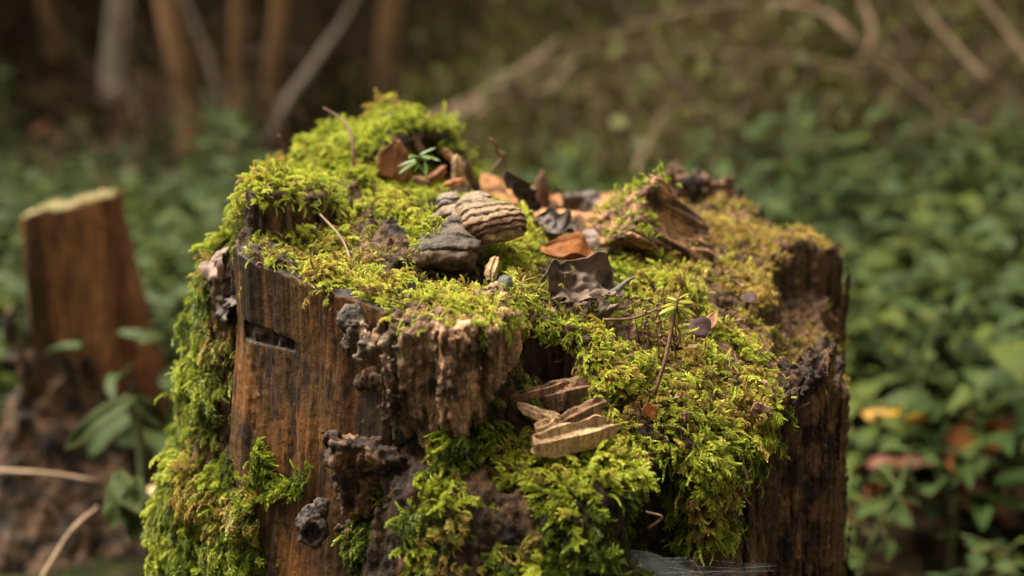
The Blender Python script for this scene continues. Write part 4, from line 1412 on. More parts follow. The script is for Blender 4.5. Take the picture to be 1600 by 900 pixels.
twig('rootlet', 'forked grey twig rising from the crumpled leaf towards the moss', 'twig', [P(948, 462, -.095), P(965, 452, -.093), P(980, 440, -.09), P(992, 432, -.09)], [.0016, .0018, .0012, .0006], mat_simple('grey_twig', [(.3, (.07, .055, .05)), (.7, (.17, .14, .125))], 300))
twig('trailing_root', 'pale bent root tip hanging below the dark notch near the cobweb', 'root', [P(1008, 800, -.19), P(1034, 808, -.192), P(1012, 826, -.192)], [.0008, .0009, .0007], M_TWIG)
twig('trailing_root', 'branching pale root hanging on the dark right front wall', 'root', [P(1158, 722, -.155), P(1168, 750, -.158), P(1160, 770, -.158), P(1174, 790, -.157)], [.0011, .001, .0009, .0006], M_TWIG)

# hair-thin capsule stalks of the moss
sp_m = None
spots = [(1000 + r2.random() * 75, 520 + r2.random() * 50) for _ in range(16)] + [(975 + r2.random() * 60, 500 + r2.random() * 40) for _ in range(8)]
def stalk_thing(px, py, h, label, group):
    p_, n_ = surf(px, py)
    e_ = empty('moss_stalk', p_, label, 'moss stalk', group)
    a = r2.normal(0, .18)
    top = p_ + np.array((a * h, -.1 * h, h))
    v_, f_ = tube([p_, p_ + (top - p_) * .5 + (0.0006, 0, 0), top], [.00032, .00028, .00026], 5, 0, 3)
    obj('seta', v_, f_, M_STEM, e_)
    v_, f_ = tube([top, top + (.0006, 0, .0009), top + (.0016, 0, .001)], [.0004, .0009, .0004], 6)
    obj('capsule', v_, f_, M_STEM, e_)
for px, py in spots:
    stalk_thing(px, py, .014 + .012 * r2.random(), 'hair-thin red-brown moss stalk among many around the leafy sprig', 'moss stalks round the leafy sprig')
M_CAPS = M_TWIG
for px, py, h, lb in ((722, 292, .020, 'left of two thin moss stalks with a pale capsule above the grey bracket fungus'), (734, 288, .028, 'taller right one of two thin moss stalks above the grey bracket fungus')):
    stalk_thing(px, py, h, lb, None)
for px, py in ((770, 300), (778, 305), (762, 298)):
    stalk_thing(px, py, .022, 'fine dark moss stalk leaning beside the upright rolled leaf', 'moss stalks by the rolled leaf')

# cobweb at the lower right
M_WEB, N, L, B = new_mat('cobweb_silk')
co = nd(N, 'ShaderNodeTexCoord').outputs['Object']
al = noise(N, L, co, 28, 4, .6, None, .6)
B.inputs['Base Color'].default_value = (.62, .61, .60, 1)
B.inputs['Roughness'].default_value = .5
L.new(ramp(N, L, al, [(.40, (.03, .03, .03)), (.72, (.26, .26, .26))]), B.inputs['Alpha'])
M_SILK = mat_simple('silk_thread', [(0, (.6, .6, .62)), (1, (.75, .75, .78))], 50, bd=0, rough=.4)
wb = empty('cobweb', P(1100, 885, -.19), 'pale dusty cobweb stretched across the dark notch at the lower right', 'cobweb')
ca, cb_ = P(985, 856, -.185), P(1205, 876, -.155)
V = []
for i in range(25):
    u = i / 24
    for j in range(7):
        w_ = j / 6
        a_ = ca * (1 - u) + cb_ * u
        sag = -.004 * math.sin(math.pi * u)
        V.append(a_ + np.array((0, -.026 * w_ * (1 - .75 * u), sag - .017 * w_ * (1 - .8 * u) + .0015 * float(vnoise(np.array(u * 8.), np.array(w_ * 3.), np.array(.0))))))
F = [(i * 7 + j, (i + 1) * 7 + j, (i + 1) * 7 + j + 1, i * 7 + j + 1) for i in range(24) for j in range(6)]
obj('sheet', V, F, M_WEB, wb)
V = np.array(V).reshape(25, 7, 3)
TV, TF = [], []
for k in range(9):
    i0, i1 = sorted(r2.integers(0, 25, 2)); j0, j1 = r2.integers(0, 7, 2)
    if i1 - i0 < 3: continue
    v_, f_ = tube([V[i0, j0] + r2.normal(0, .001, 3), (V[i0, j0] + V[i1, j1]) / 2 + r2.normal(0, .001, 3), V[i1, j1] + r2.normal(0, .001, 3)], [.00005] * 3, 3)
    o_ = sum(len(a) for a in TV)
    TV.append(v_); TF += [tuple(i + o_ for i in f) for f in f_]
for k in range(5):                                             # strands up to the wood behind
    i0 = r2.integers(0, 24); q0 = V[i0, r2.integers(0, 3)]
    v_, f_ = tube([q0, q0 + (r2.normal(0, .006), .008, .008 + .014 * r2.random())], [.00005] * 2, 3)
    o_ = sum(len(a) for a in TV)
    TV.append(v_); TF += [tuple(i + o_ for i in f) for f in f_]
t_ = obj('threads', np.vstack(TV), TF, M_SILK, wb)
t_['kind'] = 'stuff'

# ------------------------------------------------------------------ FOREST FLOOR AND BANK
def hill(x, y):
    t = ss(2.0, 6.0, y + .35 * x) * ss(-.3, 1.6, x - .12 * (y - 2))
    return 1.75 * t + .5 * ss(9, 30, y) + .35 * ss(1.2, 3.0, x) * ss(.5, 2.5, y)
def ground(x, y):
    x, y = np.asarray(x, float), np.asarray(y, float)
    n = fbm(x * .9, y * .9, 0 * x, 3) * .10 * ss(.4, 1.5, np.hypot(x, y)) + fbm(x * 6, y * 6, 0 * x, 2) * .02
    return ZG + hill(x, y) + n
gr = []
ax_ = np.unique(np.r_[np.linspace(-60, -8, 30), np.linspace(-8, 8, 180), np.linspace(8, 60, 30)])
ay_ = np.unique(np.r_[np.linspace(-30, -2, 15), np.linspace(-2, 10, 150), np.linspace(10, 70, 34)])
GX, GY = np.meshgrid(ax_, ay_, indexing='ij')
GV = np.c_[GX.ravel(), GY.ravel(), ground(GX.ravel(), GY.ravel())]
ni, nj = GX.shape
ii = (np.arange(ni - 1)[:, None] * nj + np.arange(nj - 1)[None]).ravel()
GF = np.stack([ii, ii + nj, ii + nj + 1, ii + 1], 1)
M_SOIL, N, L, B = new_mat('leaf_litter_soil')
co = nd(N, 'ShaderNodeTexCoord').outputs['Object']
n1 = noise(N, L, co, 3.0, 6, .65)
n2 = noise(N, L, co, 22, 5, .65)
c_ = ramp(N, L, n2, [(.3, (.006, .0045, .003)), (.5, (.020, .013, .008)), (.62, (.042, .026, .014)), (.75, (.08, .050, .026))])
c2_ = ramp(N, L, n2, [(.3, (.006, .008, .003)), (.6, (.018, .026, .007)), (.75, (.05, .06, .012))])
L.new(mixc(N, L, ramp(N, L, n1, [(.45, (0, 0, 0)), (.6, (1, 1, 1))]), c_, c2_), B.inputs['Base Color'])
B.inputs['Roughness'].default_value = .95
B.inputs['Specular IOR Level'].default_value = .03
bump(N, L, B, n2, .02, .8)
g_ = obj('forest_floor', GV, GF, M_SOIL)
tag(g_, 'dark forest floor of soil and litter rising to a bank on the right', kind='structure')

def at(px, py):
    """where the sight line meets the ground"""
    d = ray(px, py)
    t = .7
    for _ in range(400):
        p_ = CAM + d * t
        if p_[2] < ground(p_[0], p_[1]):
            break
        t *= 1.012
    return p_

# ------------------------------------------------------------------ leafy plants of the forest floor
M_LF = [mat_leaf('undergrowth_leaf', (.024, .040, .009), (.046, .068, .016), .2, .6, 30, .5, emboss=.001, spec=.08),
        mat_leaf('undergrowth_leaf_yellowish', (.034, .045, .008), (.062, .075, .015), .2, .6, 30, .5, emboss=.001, spec=.08),
        mat_leaf('undergrowth_leaf_bluish', (.024, .038, .011), (.044, .063, .021), .2, .55, 30, .5, emboss=.001, spec=.08)]
M_HERB = mat_simple('herb_stem', [(.3, (.05, .07, .02)), (.7, (.11, .11, .04))], 40, bd=0)
ovate = lambda u: (math.sin(math.pi * min(1, (u * .96 + .04)) ** .62)) ** .9
LM = []
for k in range(6):
    V, F = leaf_grid(1.0, (.62, .36, .74, .46, .30, .56)[k], 8, 4, -.5 - .2 * (k % 3), .5, .06, ovate, k, .05 * (k - 2), .12)
    me = mesh_from('leaf', V, F)
    LM.append(me)
LMM = {}
def leaf_me(k, m):
    if (k, m) not in LMM:
        c_ = LM[k].copy()
        c_.materials.append(M_LF[m])
        LMM[(k, m)] = c_
    return LMM[(k, m)]

def plant_proto(seed, m, h, nl, ls):
    """list of (mesh, matrix) leaves and the stem of one herb"""
    r = np.random.default_rng(seed)
    lv = []
    top = np.array((r.normal(0, .12) * h, r.normal(0, .12) * h, h))
    V, F = tube([(0, 0, -.03), top * .5 + (.01, 0, 0), top], [.004, .003, .002], 5, 0, 3)
    SV, SF = [V], list(F)
    for k in range(nl):
        a = k * 2.4 + r.random() * .6
        u = .35 + .65 * (k + 1) / nl
        b = top * u
        out = np.array((math.cos(a), math.sin(a), .1 + .35 * r.random()))
        st = ls * (.35 + .3 * r.random())
        e_ = b + out * st
        v_, f_ = tube([b, e_], [.0016, .0012], 4)
        o_ = sum(len(q_) for q_ in SV)
        SV.append(v_); SF += [tuple(i + o_ for i in q_) for q_ in f_]
        d = np.array((math.cos(a), math.sin(a), -.15 + .4 * r.random()))
        Fm = frame(d, (r.normal(0, .25), r.normal(0, .25) - .15, 1))
        s_ = ls * (.75 + .5 * r.random()) * (1.1 - .35 * u)
        M = np.eye(4); M[:3, :3] = Fm * s_; M[:3, 3] = e_
        lv.append((leaf_me(int(r.integers(0, 6)), m), M))
    return lv, (np.vstack(SV), SF)

def build_plant(seed, m, h, nl, ls):
    lv, (SV, SF) = plant_proto(seed, m, h, nl, ls)
    e = bpy.data.objects.new('leafy_plant', None)
    e.empty_display_size = .05
    COL.objects.link(e)
    obj('stem', SV, SF, M_HERB, e)
    for me, M in lv:
        o_ = bpy.data.objects.new('leaf', me)
        COL.objects.link(o_)
        o_.parent = e
        mm = Matrix(M.tolist())
        l_, ro, sc_ = mm.decompose()
        o_.location = l_; o_.rotation_euler = ro.to_euler(); o_.scale = sc_
    return e

r4 = np.random.default_rng(21)
PROT = [build_plant(40 + k, k % 3, .12 + .05 * (k % 4), 8 + k % 4, (.056, .044, .062, .036, .050, .058)[k]) for k in range(6)]
used = set()
def place_plant(k, x, y, s, label, group):
    o_ = PROT[k] if k not in used else copy_tree(PROT[k])
    used.add(k)
    o_.location = (x, y, float(ground(x, y)))
    o_.rotation_euler = (r4.normal(0, .12), r4.normal(0, .12), r4.random() * 6.28)
    o_.scale = (s, s, s)
    tag(o_, label, 'plant', group)
tone_w = ['fresh green', 'yellowish green', 'greyish green'] * 2
spots, tries = [], 0
while len(spots) < 125 and tries < 4000:
    tries += 1
    px = r4.choice((r4.uniform(-40, 430), r4.uniform(1250, 1640), r4.uniform(1250, 1640)))
    py = r4.uniform(330, 1080)
    if px < 600: py = r4.uniform(300, 1000)
    p_ = at(px, py)
    if p_[1] > 2.6 or np.hypot(p_[0], p_[1]) < .42 or np.hypot(p_[0] + .53, p_[1] - .55) < .16 or (px < 340 and p_[1] < .72) or (px > 1200 and p_[1] < .28):
        continue
    if any((p_[0] - a) ** 2 + (p_[1] - b) ** 2 < .085 ** 2 for a, b in spots):
        continue
    spots.append((p_[0], p_[1]))
    right = px > 600
    k_ = int(r4.integers(0, 6))
    place_plant(k_, p_[0], p_[1], (.8 + .5 * r4.random()) * (.62 + .38 * float(ss(.3, .9, p_[1]))),
                'low broad-leaved %s plant among the undergrowth %s of the mossy stump' % (tone_w[k_], 'right' if right else 'left'),
                '%s leafy plants %s of the stump' % (tone_w[k_], 'right' if right else 'left'))
for k in range(6):
    if k not in used:
        place_plant(k, 1.0 + .1 * k, 1.2, 1, 'low broad-leaved %s plant among the undergrowth right of the mossy stump' % tone_w[k], '%s leafy plants right of the stump' % tone_w[k])

# the mass of undergrowth farther off: one herb mesh per kind, grown over the floor
def herb_mesh(seed, m, h, nl, ls):
    lv, (SV, SF) = plant_proto(seed, m, h, nl, ls)
    V, F = [], []
    for me, M in lv:
        co_ = np.empty(len(me.vertices) * 3, np.float32); me.vertices.foreach_get('co', co_)
        v_ = co_.reshape(-1, 3) @ M[:3, :3].T + M[:3, 3]
        o_ = sum(len(a) for a in V)
        V.append(v_)
        F += [tuple(i + o_ for i in p.vertices) for p in me.polygons]
    me = mesh_from('undergrowth_herb', np.vstack(V), F)
    me.materials.append(M_LF[m])
    return bpy.data.objects.new('undergrowth_herb', me)
HERB = [herb_mesh(90 + k, k % 3, .12 + .05 * (k % 3), 11, (.060, .040, .052, .034, .064, .046, .036, .056)[k]) for k in range(8)]
G_HERB = scatter_group('grow_herbs', proto_collection('herb_kinds', HERB))
M_SCRUB = mat_leaf('scrub_leaf', (.065, .070, .010), (.15, .145, .021), .25, .55, 20, .6, emboss=0)
def twiggy(seed, leafy):
    r = np.random.default_rng(seed)
    V, F = [], []
    LV, LF_ = [], []
    for k in range(9):
        a = r.random() * 6.28
        l = .35 + .45 * r.random()
        e1 = np.array((math.cos(a) * l * .7, math.sin(a) * l * .7, l * (.15 + .7 * r.random())))
        pth = [np.zeros(3), e1 * .5 + r.normal(0, .05, 3), e1 + r.normal(0, .05, 3)]
        v_, f_ = tube(pth, [.006, .004, .0015], 4, 0, 3)
        o_ = sum(len(q_) for q_ in V)
        V.append(v_); F += [tuple(i + o_ for i in q_) for q_ in f_]
        for j in range(3):
            u = .4 + .5 * r.random()
            b = e1 * u
            e2 = b + r.normal(0, .14, 3)
            v_, f_ = tube([b, (b + e2) / 2 + r.normal(0, .02, 3), e2], [.003, .002, .001], 4)
            o_ = sum(len(q_) for q_ in V)
            V.append(v_); F += [tuple(i + o_ for i in q_) for q_ in f_]
        for j in range(leafy):
            u = .3 + .7 * r.random()
            b = e1 * u + r.normal(0, .07, 3)
            Fm = frame(r.normal(0, 1, 3), r.normal(0, .5, 3) + (0, 0, 1))
            s_ = .03 + .035 * r.random()
            q_ = np.array([(0, 0, 0), (.45, .3, .08), (1, 0, 0), (.45, -.3, .08)]) * s_ @ Fm.T + b
            o_ = len(LV) * 4
            LV.append(q_); LF_.append((o_, o_ + 1, o_ + 2, o_ + 3))
    return V, F, LV, LF_
M_DTWIG = mat_simple('dead_twig', [(.3, (.050, .033, .020)), (.7, (.17, .115, .070))], 30, rough=.9, bd=0, spec=.08)
BRUSH, SCRUB = [], []
for k in range(4):
    V, F, LV, LF_ = twiggy(300 + k, 0)
    me = mesh_from('dead_brush', np.vstack(V), F); me.materials.append(M_DTWIG)
    BRUSH.append(bpy.data.objects.new('dead_brush', me))
for k in range(4):
    V, F, LV, LF_ = twiggy(400 + k, 16)
    nv = sum(len(a) for a in V)
    me = mesh_from('leafy_scrub', np.vstack(V + LV), F + [tuple(i + nv for i in f) for f in LF_])
    me.materials.append(M_DTWIG); me.materials.append(M_SCRUB)
    mi = np.zeros(len(me.polygons), np.int32); mi[len(F):] = 1
    me.polygons.foreach_set('material_index', mi)
    SCRUB.append(bpy.data.objects.new('leafy_scrub', me))
G_BRUSH = scatter_group('grow_brush', proto_collection('brush_kinds', BRUSH))
G_SCRUB = scatter_group('grow_scrub', proto_collection('scrub_kinds', SCRUB))

def spread(name, group, npick, xy, smin_, smax_, label, cat, tilt=.2, szf=None):
    xy = np.array(xy)
    n = len(xy)
    z = ground(xy[:, 0], xy[:, 1])
    a = r4.random(n) * 6.28
    X = np.c_[np.cos(a), np.sin(a), r4.normal(0, tilt, n)]
    Z = np.c_[r4.normal(0, tilt, n), r4.normal(0, tilt, n), np.ones(n)]
    return scatter(name, group, np.c_[xy, z], X, Z, r4.uniform(smin_, smax_, n) * (1 if szf is None else szf(xy[:, 0], xy[:, 1])), r4.random(n), npick, label, cat, base=(0, 2, ZG))

def region(n, fn, xr=(-5, 7), yr=(.4, 11)):
    out = []
    while len(out) < n:
        x, y = r4.uniform(*xr, 4000), r4.uniform(*yr, 4000)
        inside = np.abs(x) < (y + .9) * .42 + .7
        k = (r4.random(4000) < fn(x, y)) & inside & (np.hypot(x, y) > .5) & (np.hypot(x + .53, y - .55) > .17) & ((x > -.24 * (y + .9)) | (x < -.40 * (y + .9)) | (y > .60) | (y < .2))
        out += list(zip(x[k], y[k]))
    return out[:n]
patch = lambda x, y: ss(-.25, .25, fbm(x * 1.3, y * 1.3, 0 * x + 6, 3))
lft = lambda x, y: ss(.6, -.4, x)
spread('undergrowth', G_HERB, 8, region(4300, lambda x, y: np.maximum(ss(4.3, 3.0, y) * lft(x, y), ss(-.1, .5, x) * (.6 + .4 * patch(x, y) * ss(3.4, 1.8, y))), yr=(.4, 8)), .7, 1.35,
       'mass of green leafy undergrowth covering the forest floor behind the stump', 'undergrowth', szf=lambda x, y: 1 - .66 * ss(1.2, 2.8, y) * lft(x, y) - .3 * ss(1.5, 3, y))
spread('undergrowth', G_HERB, 8, region(620, lambda x, y: .35 + .65 * patch(x * 1.7, y * 1.7), xr=(-2, 2.5), yr=(.12, 1.7)), .75, 1.2,
       'green leafy undergrowth close round the foot of the mossy stump', 'undergrowth')
spread('dead_brush', G_BRUSH, 4, region(750, lambda x, y: np.maximum(ss(4.4, 6.0, y) * lft(x, y), .55 * ss(2.2, 3.5, y)), yr=(2.2, 11)), .5, 1.25,
       'tangle of dead brown brush on the forest floor in the background', 'brush', .5)
spread('twig_tangle', G_BRUSH, 4, region(70, lambda x, y: ss(.0, .5, x) * ss(1.3, 1.8, y) * ss(3.6, 2.6, y), yr=(1.2, 4)), .5, 1.05,
       'tangle of thin bare twigs over the bank behind the stump at the upper right', 'twigs', .6)
spread('leafy_scrub', G_SCRUB, 4, region(1900, lambda x, y: ss(-.4, .5, x) * ss(1.6, 2.6, y) * (.5 + .5 * (1 - patch(x, y))), yr=(1.4, 9)), .35, .85,
       'olive green scrub on the bank behind the stump on the right', 'scrub', .4)

# ------------------------------------------------------------------ young trees in the background
def mat_bark(name, a, b):
    return mat_simple(name, [(.3, a), (.7, b)], 26, (1, 1, .25), rough=.9, bd=.006, spec=.08)
MB_BROWN = mat_bark('brown_bark', (.17, .094, .046), (.36, .205, .105))
MB_PALE = mat_bark('pale_bark', (.27, .215, .175), (.46, .38, .31))
MB_DRY = mat_bark('dry_branch_bark', (.13, .088, .054), (.29, .20, .13))
M_CROWN = mat_leaf('spruce_needles', (.018, .035, .010), (.045, .070, .020), .15, .6, 4, .3, emboss=0)
def crown_mesh(seed, h):
    r = np.random.default_rng(seed)
    n = 1700
    u = r.random(n) ** .8
    a = r.random(n) * 6.28
    rad = (.16 + 1.25 * (1 - u)) * np.sqrt(r.random(n)) * (.55 + .45 * (np.sin(u * 60) > -.2))
    c_ = np.c_[rad * np.cos(a), rad * np.sin(a), u * h - .25 * rad]
    V, F = np.empty((n, 4, 3)), []
    for k in range(n):
        d = np.array((math.cos(a[k]), math.sin(a[k]), -.35 + r.normal(0, .25)))
        Fm = frame(d, (r.normal(0, .4), r.normal(0, .4), 1))
        s_ = .22 + .22 * r.random()
        V[k] = np.array([(0, 0, 0), (.5, .24, -.03), (1, 0, -.12), (.5, -.24, -.03)]) * s_ @ Fm.T + c_[k]
        F.append((4 * k, 4 * k + 1, 4 * k + 2, 4 * k + 3))
    return V.reshape(-1, 3), F
def tree(px, pbase, pxtop, w, mat, label, H=6.5, c0=3.6, name='young_tree', crown=True):
    b = at(px, pbase)
    dist = np.linalg.norm(b - CAM)
    rr = .74 * w / 2 / FPX * dist
    t_ = P(pxtop, 0, b[1])
    lean = (t_ - b) / max(t_[2] - b[2], .1)
    e = empty(name, b, label, 'tree', None)
    zs = np.array([-.1, 0, .1, .5, 1.0, 1.6, 2.4, 3.4, 4.6, H])
    sc_ = np.where(zs < 1.5, 1, np.exp(-(zs - 1.5) * .25))
    px_ = b[0] + np.cumsum(np.r_[0, np.diff(zs)] * lean[0] * sc_)
    pth = np.c_[px_ + r4.normal(0, .012, len(zs)), np.full(len(zs), b[1]) + r4.normal(0, .012, len(zs)), b[2] + zs]
    rad = rr * np.interp(zs, [-.1, .15, 2, H], [1.35, 1.05, .85, .12])
    v_, f_ = tube(pth, rad, 12, .25, 4, seed=px)
    obj('trunk', v_, f_, mat, e)
    for k in range(9):                                        # dead snags low on the trunk
        z = .3 + 1.5 * r4.random()
        q0 = np.array([np.interp(z, zs, pth[:, i]) for i in range(3)])
        a = r4.random() * 6.28
        l = .15 + .5 * r4.random()
        d = np.array((math.cos(a), math.sin(a), -.1 + .5 * r4.random())) * l
        v_, f_ = tube([q0, q0 + d * .5 + r4.normal(0, .02, 3), q0 + d], [.008, .005, .002], 5, 0, 3)
        obj('branch', v_, f_, MB_DRY, e)
    if crown:
        cv, cf = crown_mesh(int(px), H - c0 + .5)
        j = np.interp(c0, zs, pth[:, 0])
        obj('crown', cv * (rr / .05 * .4 + .6, rr / .05 * .4 + .6, 1) + (j, b[1], b[2] + c0), cf, M_CROWN, e)
    return e
tree(178, 150, 172, 42, MB_PALE, 'pale grey young tree trunk farthest left in the dark background')
tree(303, 238, 262, 40, MB_BROWN, 'brown young trunk leaning left, nearest of the trees behind the left undergrowth')
tree(361, 205, 357, 28, MB_BROWN, 'slim upright brown trunk between the leaning brown trunk and the pair crossing sapling')
tree(430, 215, 432, 32, MB_BROWN, 'upright brown trunk crossed at its foot by a slanting pale sapling')
tree(608, 172, 612, 46, MB_BROWN, 'broad brown trunk just above and behind the mossy hump')
tree(90, 95, 80, 30, MB_BROWN, 'dim brown trunk in deep shade at the far left edge', H=7)
tree(380, 60, 378, 22, MB_BROWN, 'thin dim trunk deep in the forest behind the middle of the left trunks', H=7)
tree(760, 90, 757, 26, MB_BROWN, 'dim slender trunk deep in the forest right of the broad brown one', H=7)
for k, (x, y) in enumerate(((-4.4, 7.2), (-2.5, 8.3), (-.7, 7.6), (1.0, 9.2), (-6.2, 5.8), (-3.9, 9.8), (-6.4, 8.2), (3.0, 10.5), (-1.6, 10.4), (-3.5, 5.0), (-4.3, 6.3), (-3.7, 8.0))):  # spruces added mostly out of view so their crowns darken the background
    u, v_, _ = proj(np.array((x, y, float(ground(x, y)))))
    b_ = np.array((x, y, float(ground(x, y))))
    e = empty('shade_spruce', b_, 'spruce added at the back of the forest for the shade of its crown', 'tree', 'shade spruces added at the back of the forest')
    vt, ft = tube([b_ - (0, 0, .1), b_ + (.02, 0, 2), b_ + (0, 0, 5), b_ + (0, 0, 8)], [.12, .10, .07, .02], 10, .2, 4, seed=k)
    obj('trunk', vt, ft, MB_BROWN, e)
    cv, cf = crown_mesh(900 + k, 7.2)
    obj('crown', cv * (1.6, 1.6, 1) + b_ + (0, 0, .8), cf, M_CROWN, e)

# unseen spruces added round the clearing to cut fill light on the stump
for k, (x, y) in enumerate(((-3.1, -2.4), (-1.3, -3.6), (1.0, -3.4), (3.0, -2.5), (3.9, -.2), (4.2, 2.0), (-4.3, -.3))):
    b_ = np.array((x, y, float(ground(x, y))))
    e = empty('shade_spruce', b_, 'unseen spruce added round the clearing to block low sky light', 'tree', 'unseen shade spruces round the clearing')
    vt, ft = tube([b_ - (0, 0, .1), b_ + (.02, 0, 2), b_ + (0, 0, 5), b_ + (0, 0, 7.4)], [.10, .08, .05, .02], 10, .2, 4, seed=k)
    obj('trunk', vt, ft, MB_BROWN, e)
    cv, cf = crown_mesh(1900 + k, 6.8)
    obj('crown', cv * (1.15, 1.15, 1) + b_ + (0, 0, .7), cf, M_CROWN, e)

# saplings and bare branches
def branch(name, label, cat, pts, w, mat, group=None, w1=.5):
    """pts: (px, py, Y); w: width in photo pixels at the start"""
    q_ = [P(*p_) for p_ in pts]
    rad = [w / 2 / FPX * np.linalg.norm(a - CAM) * (1 - (1 - w1) * i / (len(q_) - 1)) for i, a in enumerate(q_)]
    v_, f_ = tube(q_, rad, 8, .3, 5, seed=pts[0][0])
    o_ = obj(name, v_, f_, mat, base=q_[0])
    return tag(o_, label, cat, group)
branch('bare_sapling', 'pale bare sapling slanting down right between the two left brown trunks', 'sapling', [(356, 190, 3.4), (338, 130, 3.4), (318, 70, 3.4), (290, 0, 3.4), (262, -70, 3.4)], 13, MB_PALE)
branch('bare_sapling', 'pale bare sapling slanting up right across the foot of the upright brown trunk', 'sapling', [(418, 225, 3.3), (445, 165, 3.3), (500, 85, 3.35), (535, 35, 3.4), (570, -30, 3.4)], 15, MB_PALE)
branch('bare_sapling', 'thin faint branch arching between the two middle left trunks', 'sapling', [(358, 120, 3.5), (385, 85, 3.5), (430, 75, 3.5), (480, 90, 3.5)], 9, MB_PALE)
branch('fallen_branch', 'thick bare branch bending down at the right of the background', 'branch', [(1455, 215, 1.8), (1468, 180, 1.8), (1400, 118, 1.8), (1335, 62, 1.8), (1285, 20, 1.85), (1200, 4, 1.9), (1090, 14, 1.95), (980, 45, 2.0), (880, 85, 2.1)], 15, MB_DRY, None, .2)
branch('fallen_branch', 'long thin pale branch arching across the bank to the thick bent one', 'branch', [(1355, 112, 1.8), (1270, 95, 1.85), (1180, 88, 1.9), (1080, 78, 1.95), (1000, 72, 2.0), (900, 92, 2.1)], 6, MB_DRY)
branch('fallen_branch', 'slanting brown branch near the top right corner, left of another', 'branch', [(1545, 130, 1.8), (1490, 70, 1.85), (1440, 10, 1.9), (1400, -50, 1.9)], 13, MB_DRY)
branch('fallen_branch', 'slanting brown branch crossing the top right corner of the view', 'branch', [(1640, 130, 1.8), (1580, 60, 1.85), (1530, -10, 1.9)], 13, MB_DRY)
branch('fallen_branch', 'short upright forked branch rising from the thick bent one', 'branch', [(1350, 100, 1.82), (1365, 50, 1.82), (1345, 0, 1.85), (1330, -40, 1.85)], 14, MB_DRY)
branch('fallen_branch', 'brown branch standing slanted behind the broken stub at the back rim', 'branch', [(985, 290, 1.6), (1005, 240, 1.7), (1030, 190, 1.8), (1060, 150, 1.9)], 8, MB_DRY)
branch('fallen_branch', 'pale stick cut by the right edge of the view', 'branch', [(1565, 262, 1.6), (1600, 228, 1.6), (1640, 190, 1.6)], 17, MB_DRY)
branch('dry_grass', 'pale dry stem sticking up among the leafy plants on the right', 'stalk', [(1380, 670, .75), (1398, 610, .72), (1412, 570, .7), (1424, 553, .7)], 11, MB_DRY)
branch('dry_grass', 'long straw coloured stem lying across the foot of the left stump', 'stalk', [(-30, 735, .30), (50, 738, .28), (110, 744, .26), (155, 752, .25)], 8, MB_DRY)
branch('dry_grass', 'bent straw coloured stem rising from the lower left corner', 'stalk', [(60, 915, .12), (85, 870, .14), (115, 825, .16), (152, 792, .2)], 9, MB_DRY)
for k, (x0, y0, x1, y1) in enumerate(((672, 188, 872, 68), (690, 200, 880, 95), (720, 160, 895, 130), (760, 195, 872, 60), (800, 185, 890, 105), (820, 150, 872, 190), (700, 178, 800, 135), (740, 180, 860, 120), (790, 110, 890, 175), (770, 150, 850, 80), (830, 170, 900, 90))):
    branch('dry_stick', 'pale dry stick in the fanned heap of brushwood in the middle background', 'stick', [(x0, y0, 2.2 + .05 * (k % 4)), ((x0 + x1) / 2, (y0 + y1) / 2 + 6 * (-1) ** k, 2.25), (x1, y1, 2.3)], 10, mat_bark('weathered_stick', (.20, .14, .095), (.38, .28, .20)) if k == 0 else bpy.data.materials['weathered_stick'], 'sticks of the brushwood heap')

# ------------------------------------------------------------------ the second, slimmer stump on the left
S2 = at(125, 815)
st2 = empty('broken_stump', (S2[0], S2[1], S2[2]), 'slim split tree stump with a tall upright slab, blurred at the left', 'tree stump')
y0 = S2[1]
TL, TR, BL_, BR = P(50, 330, y0), P(174, 297, y0), P(64, 520, y0), P(232, 575, y0)
def slab(X, Y, Z):
    u = np.clip((TL[2] - Z) / (TL[2] - BL_[2]), -.3, 2.5)
    xl = TL[0] + (BL_[0] - TL[0]) * np.minimum(u, 1.6)
    v_ = np.clip((TR[2] - Z) / (TR[2] - BR[2]), 0, 2.5)
    xr = TR[0] + (BR[0] - TR[0]) * v_ ** 1.3
    x2, y2 = np.broadcast_arrays(X[:, :, 0], Y[:, :, 0])
    g = (fbm(x2 * 40, y2 * 40, 0 * x2, 3) * .010 + np.clip(ridge(x2 * 45, y2 * 45, 0 * x2 + 2, 2) - .5, 0, 1) * .012)[:, :, None]
    top = TL[2] + (X - TL[0]) / (TR[0] - TL[0]) * (TR[2] - TL[2] - .004) - .05 * (Y - y0) + (fbm(x2 * 45, y2 * 45, 0 * x2 + 8, 3) * .005)[:, :, None]
    d = np.maximum(np.maximum(xl - X, X - xr), np.abs(Y - y0 - .2 * (X - TL[0])) - .028) + g
    d = np.maximum(d, (Z - top) * .9)
    return d
def col_slab(v, n):
    x, y, z = v.T
    a = fbm(x * 55, y * 55, z * 4, 3) * .5 + .5
    b = fbm(x * 22, y * 22, z * 10 + 4, 3) * .5 + .5
    c_ = np.array((.080, .040, .019)) + (np.array((.32, .150, .060)) - np.array((.080, .040, .019))) * ss(.35, .6, a)[:, None]
    t = np.clip(ss(.52, .62, b) * ss(TR[0] - .03, TL[0] + .02, x), 0, 1)[:, None] * .85
    c_ = c_ * (1 - t) + np.array((.02, .013, .009)) * t
    rd = (ss(TR[0] - .035, TR[0] + .01, x) * .7)[:, None]
    c_ = c_ * (1 - rd) + np.array((.24, .090, .034)) * rd
    t = ss(.5, .8, n[:, 2])[:, None]
    tq = ss(.4, .6, fbm(x * 50, y * 50, z * 50, 3) * .5 + .5 + .25 * ss(TL[0] + .09, TL[0] + .02, x) - .12)[:, None]
    tp = np.array((.25, .16, .085)) * (1 - tq) + np.array((.13, .125, .035)) * tq
    return c_ * (1 - t) + tp * t
M_W2 = mat_wood('left_stump_wood', bdist=.002)
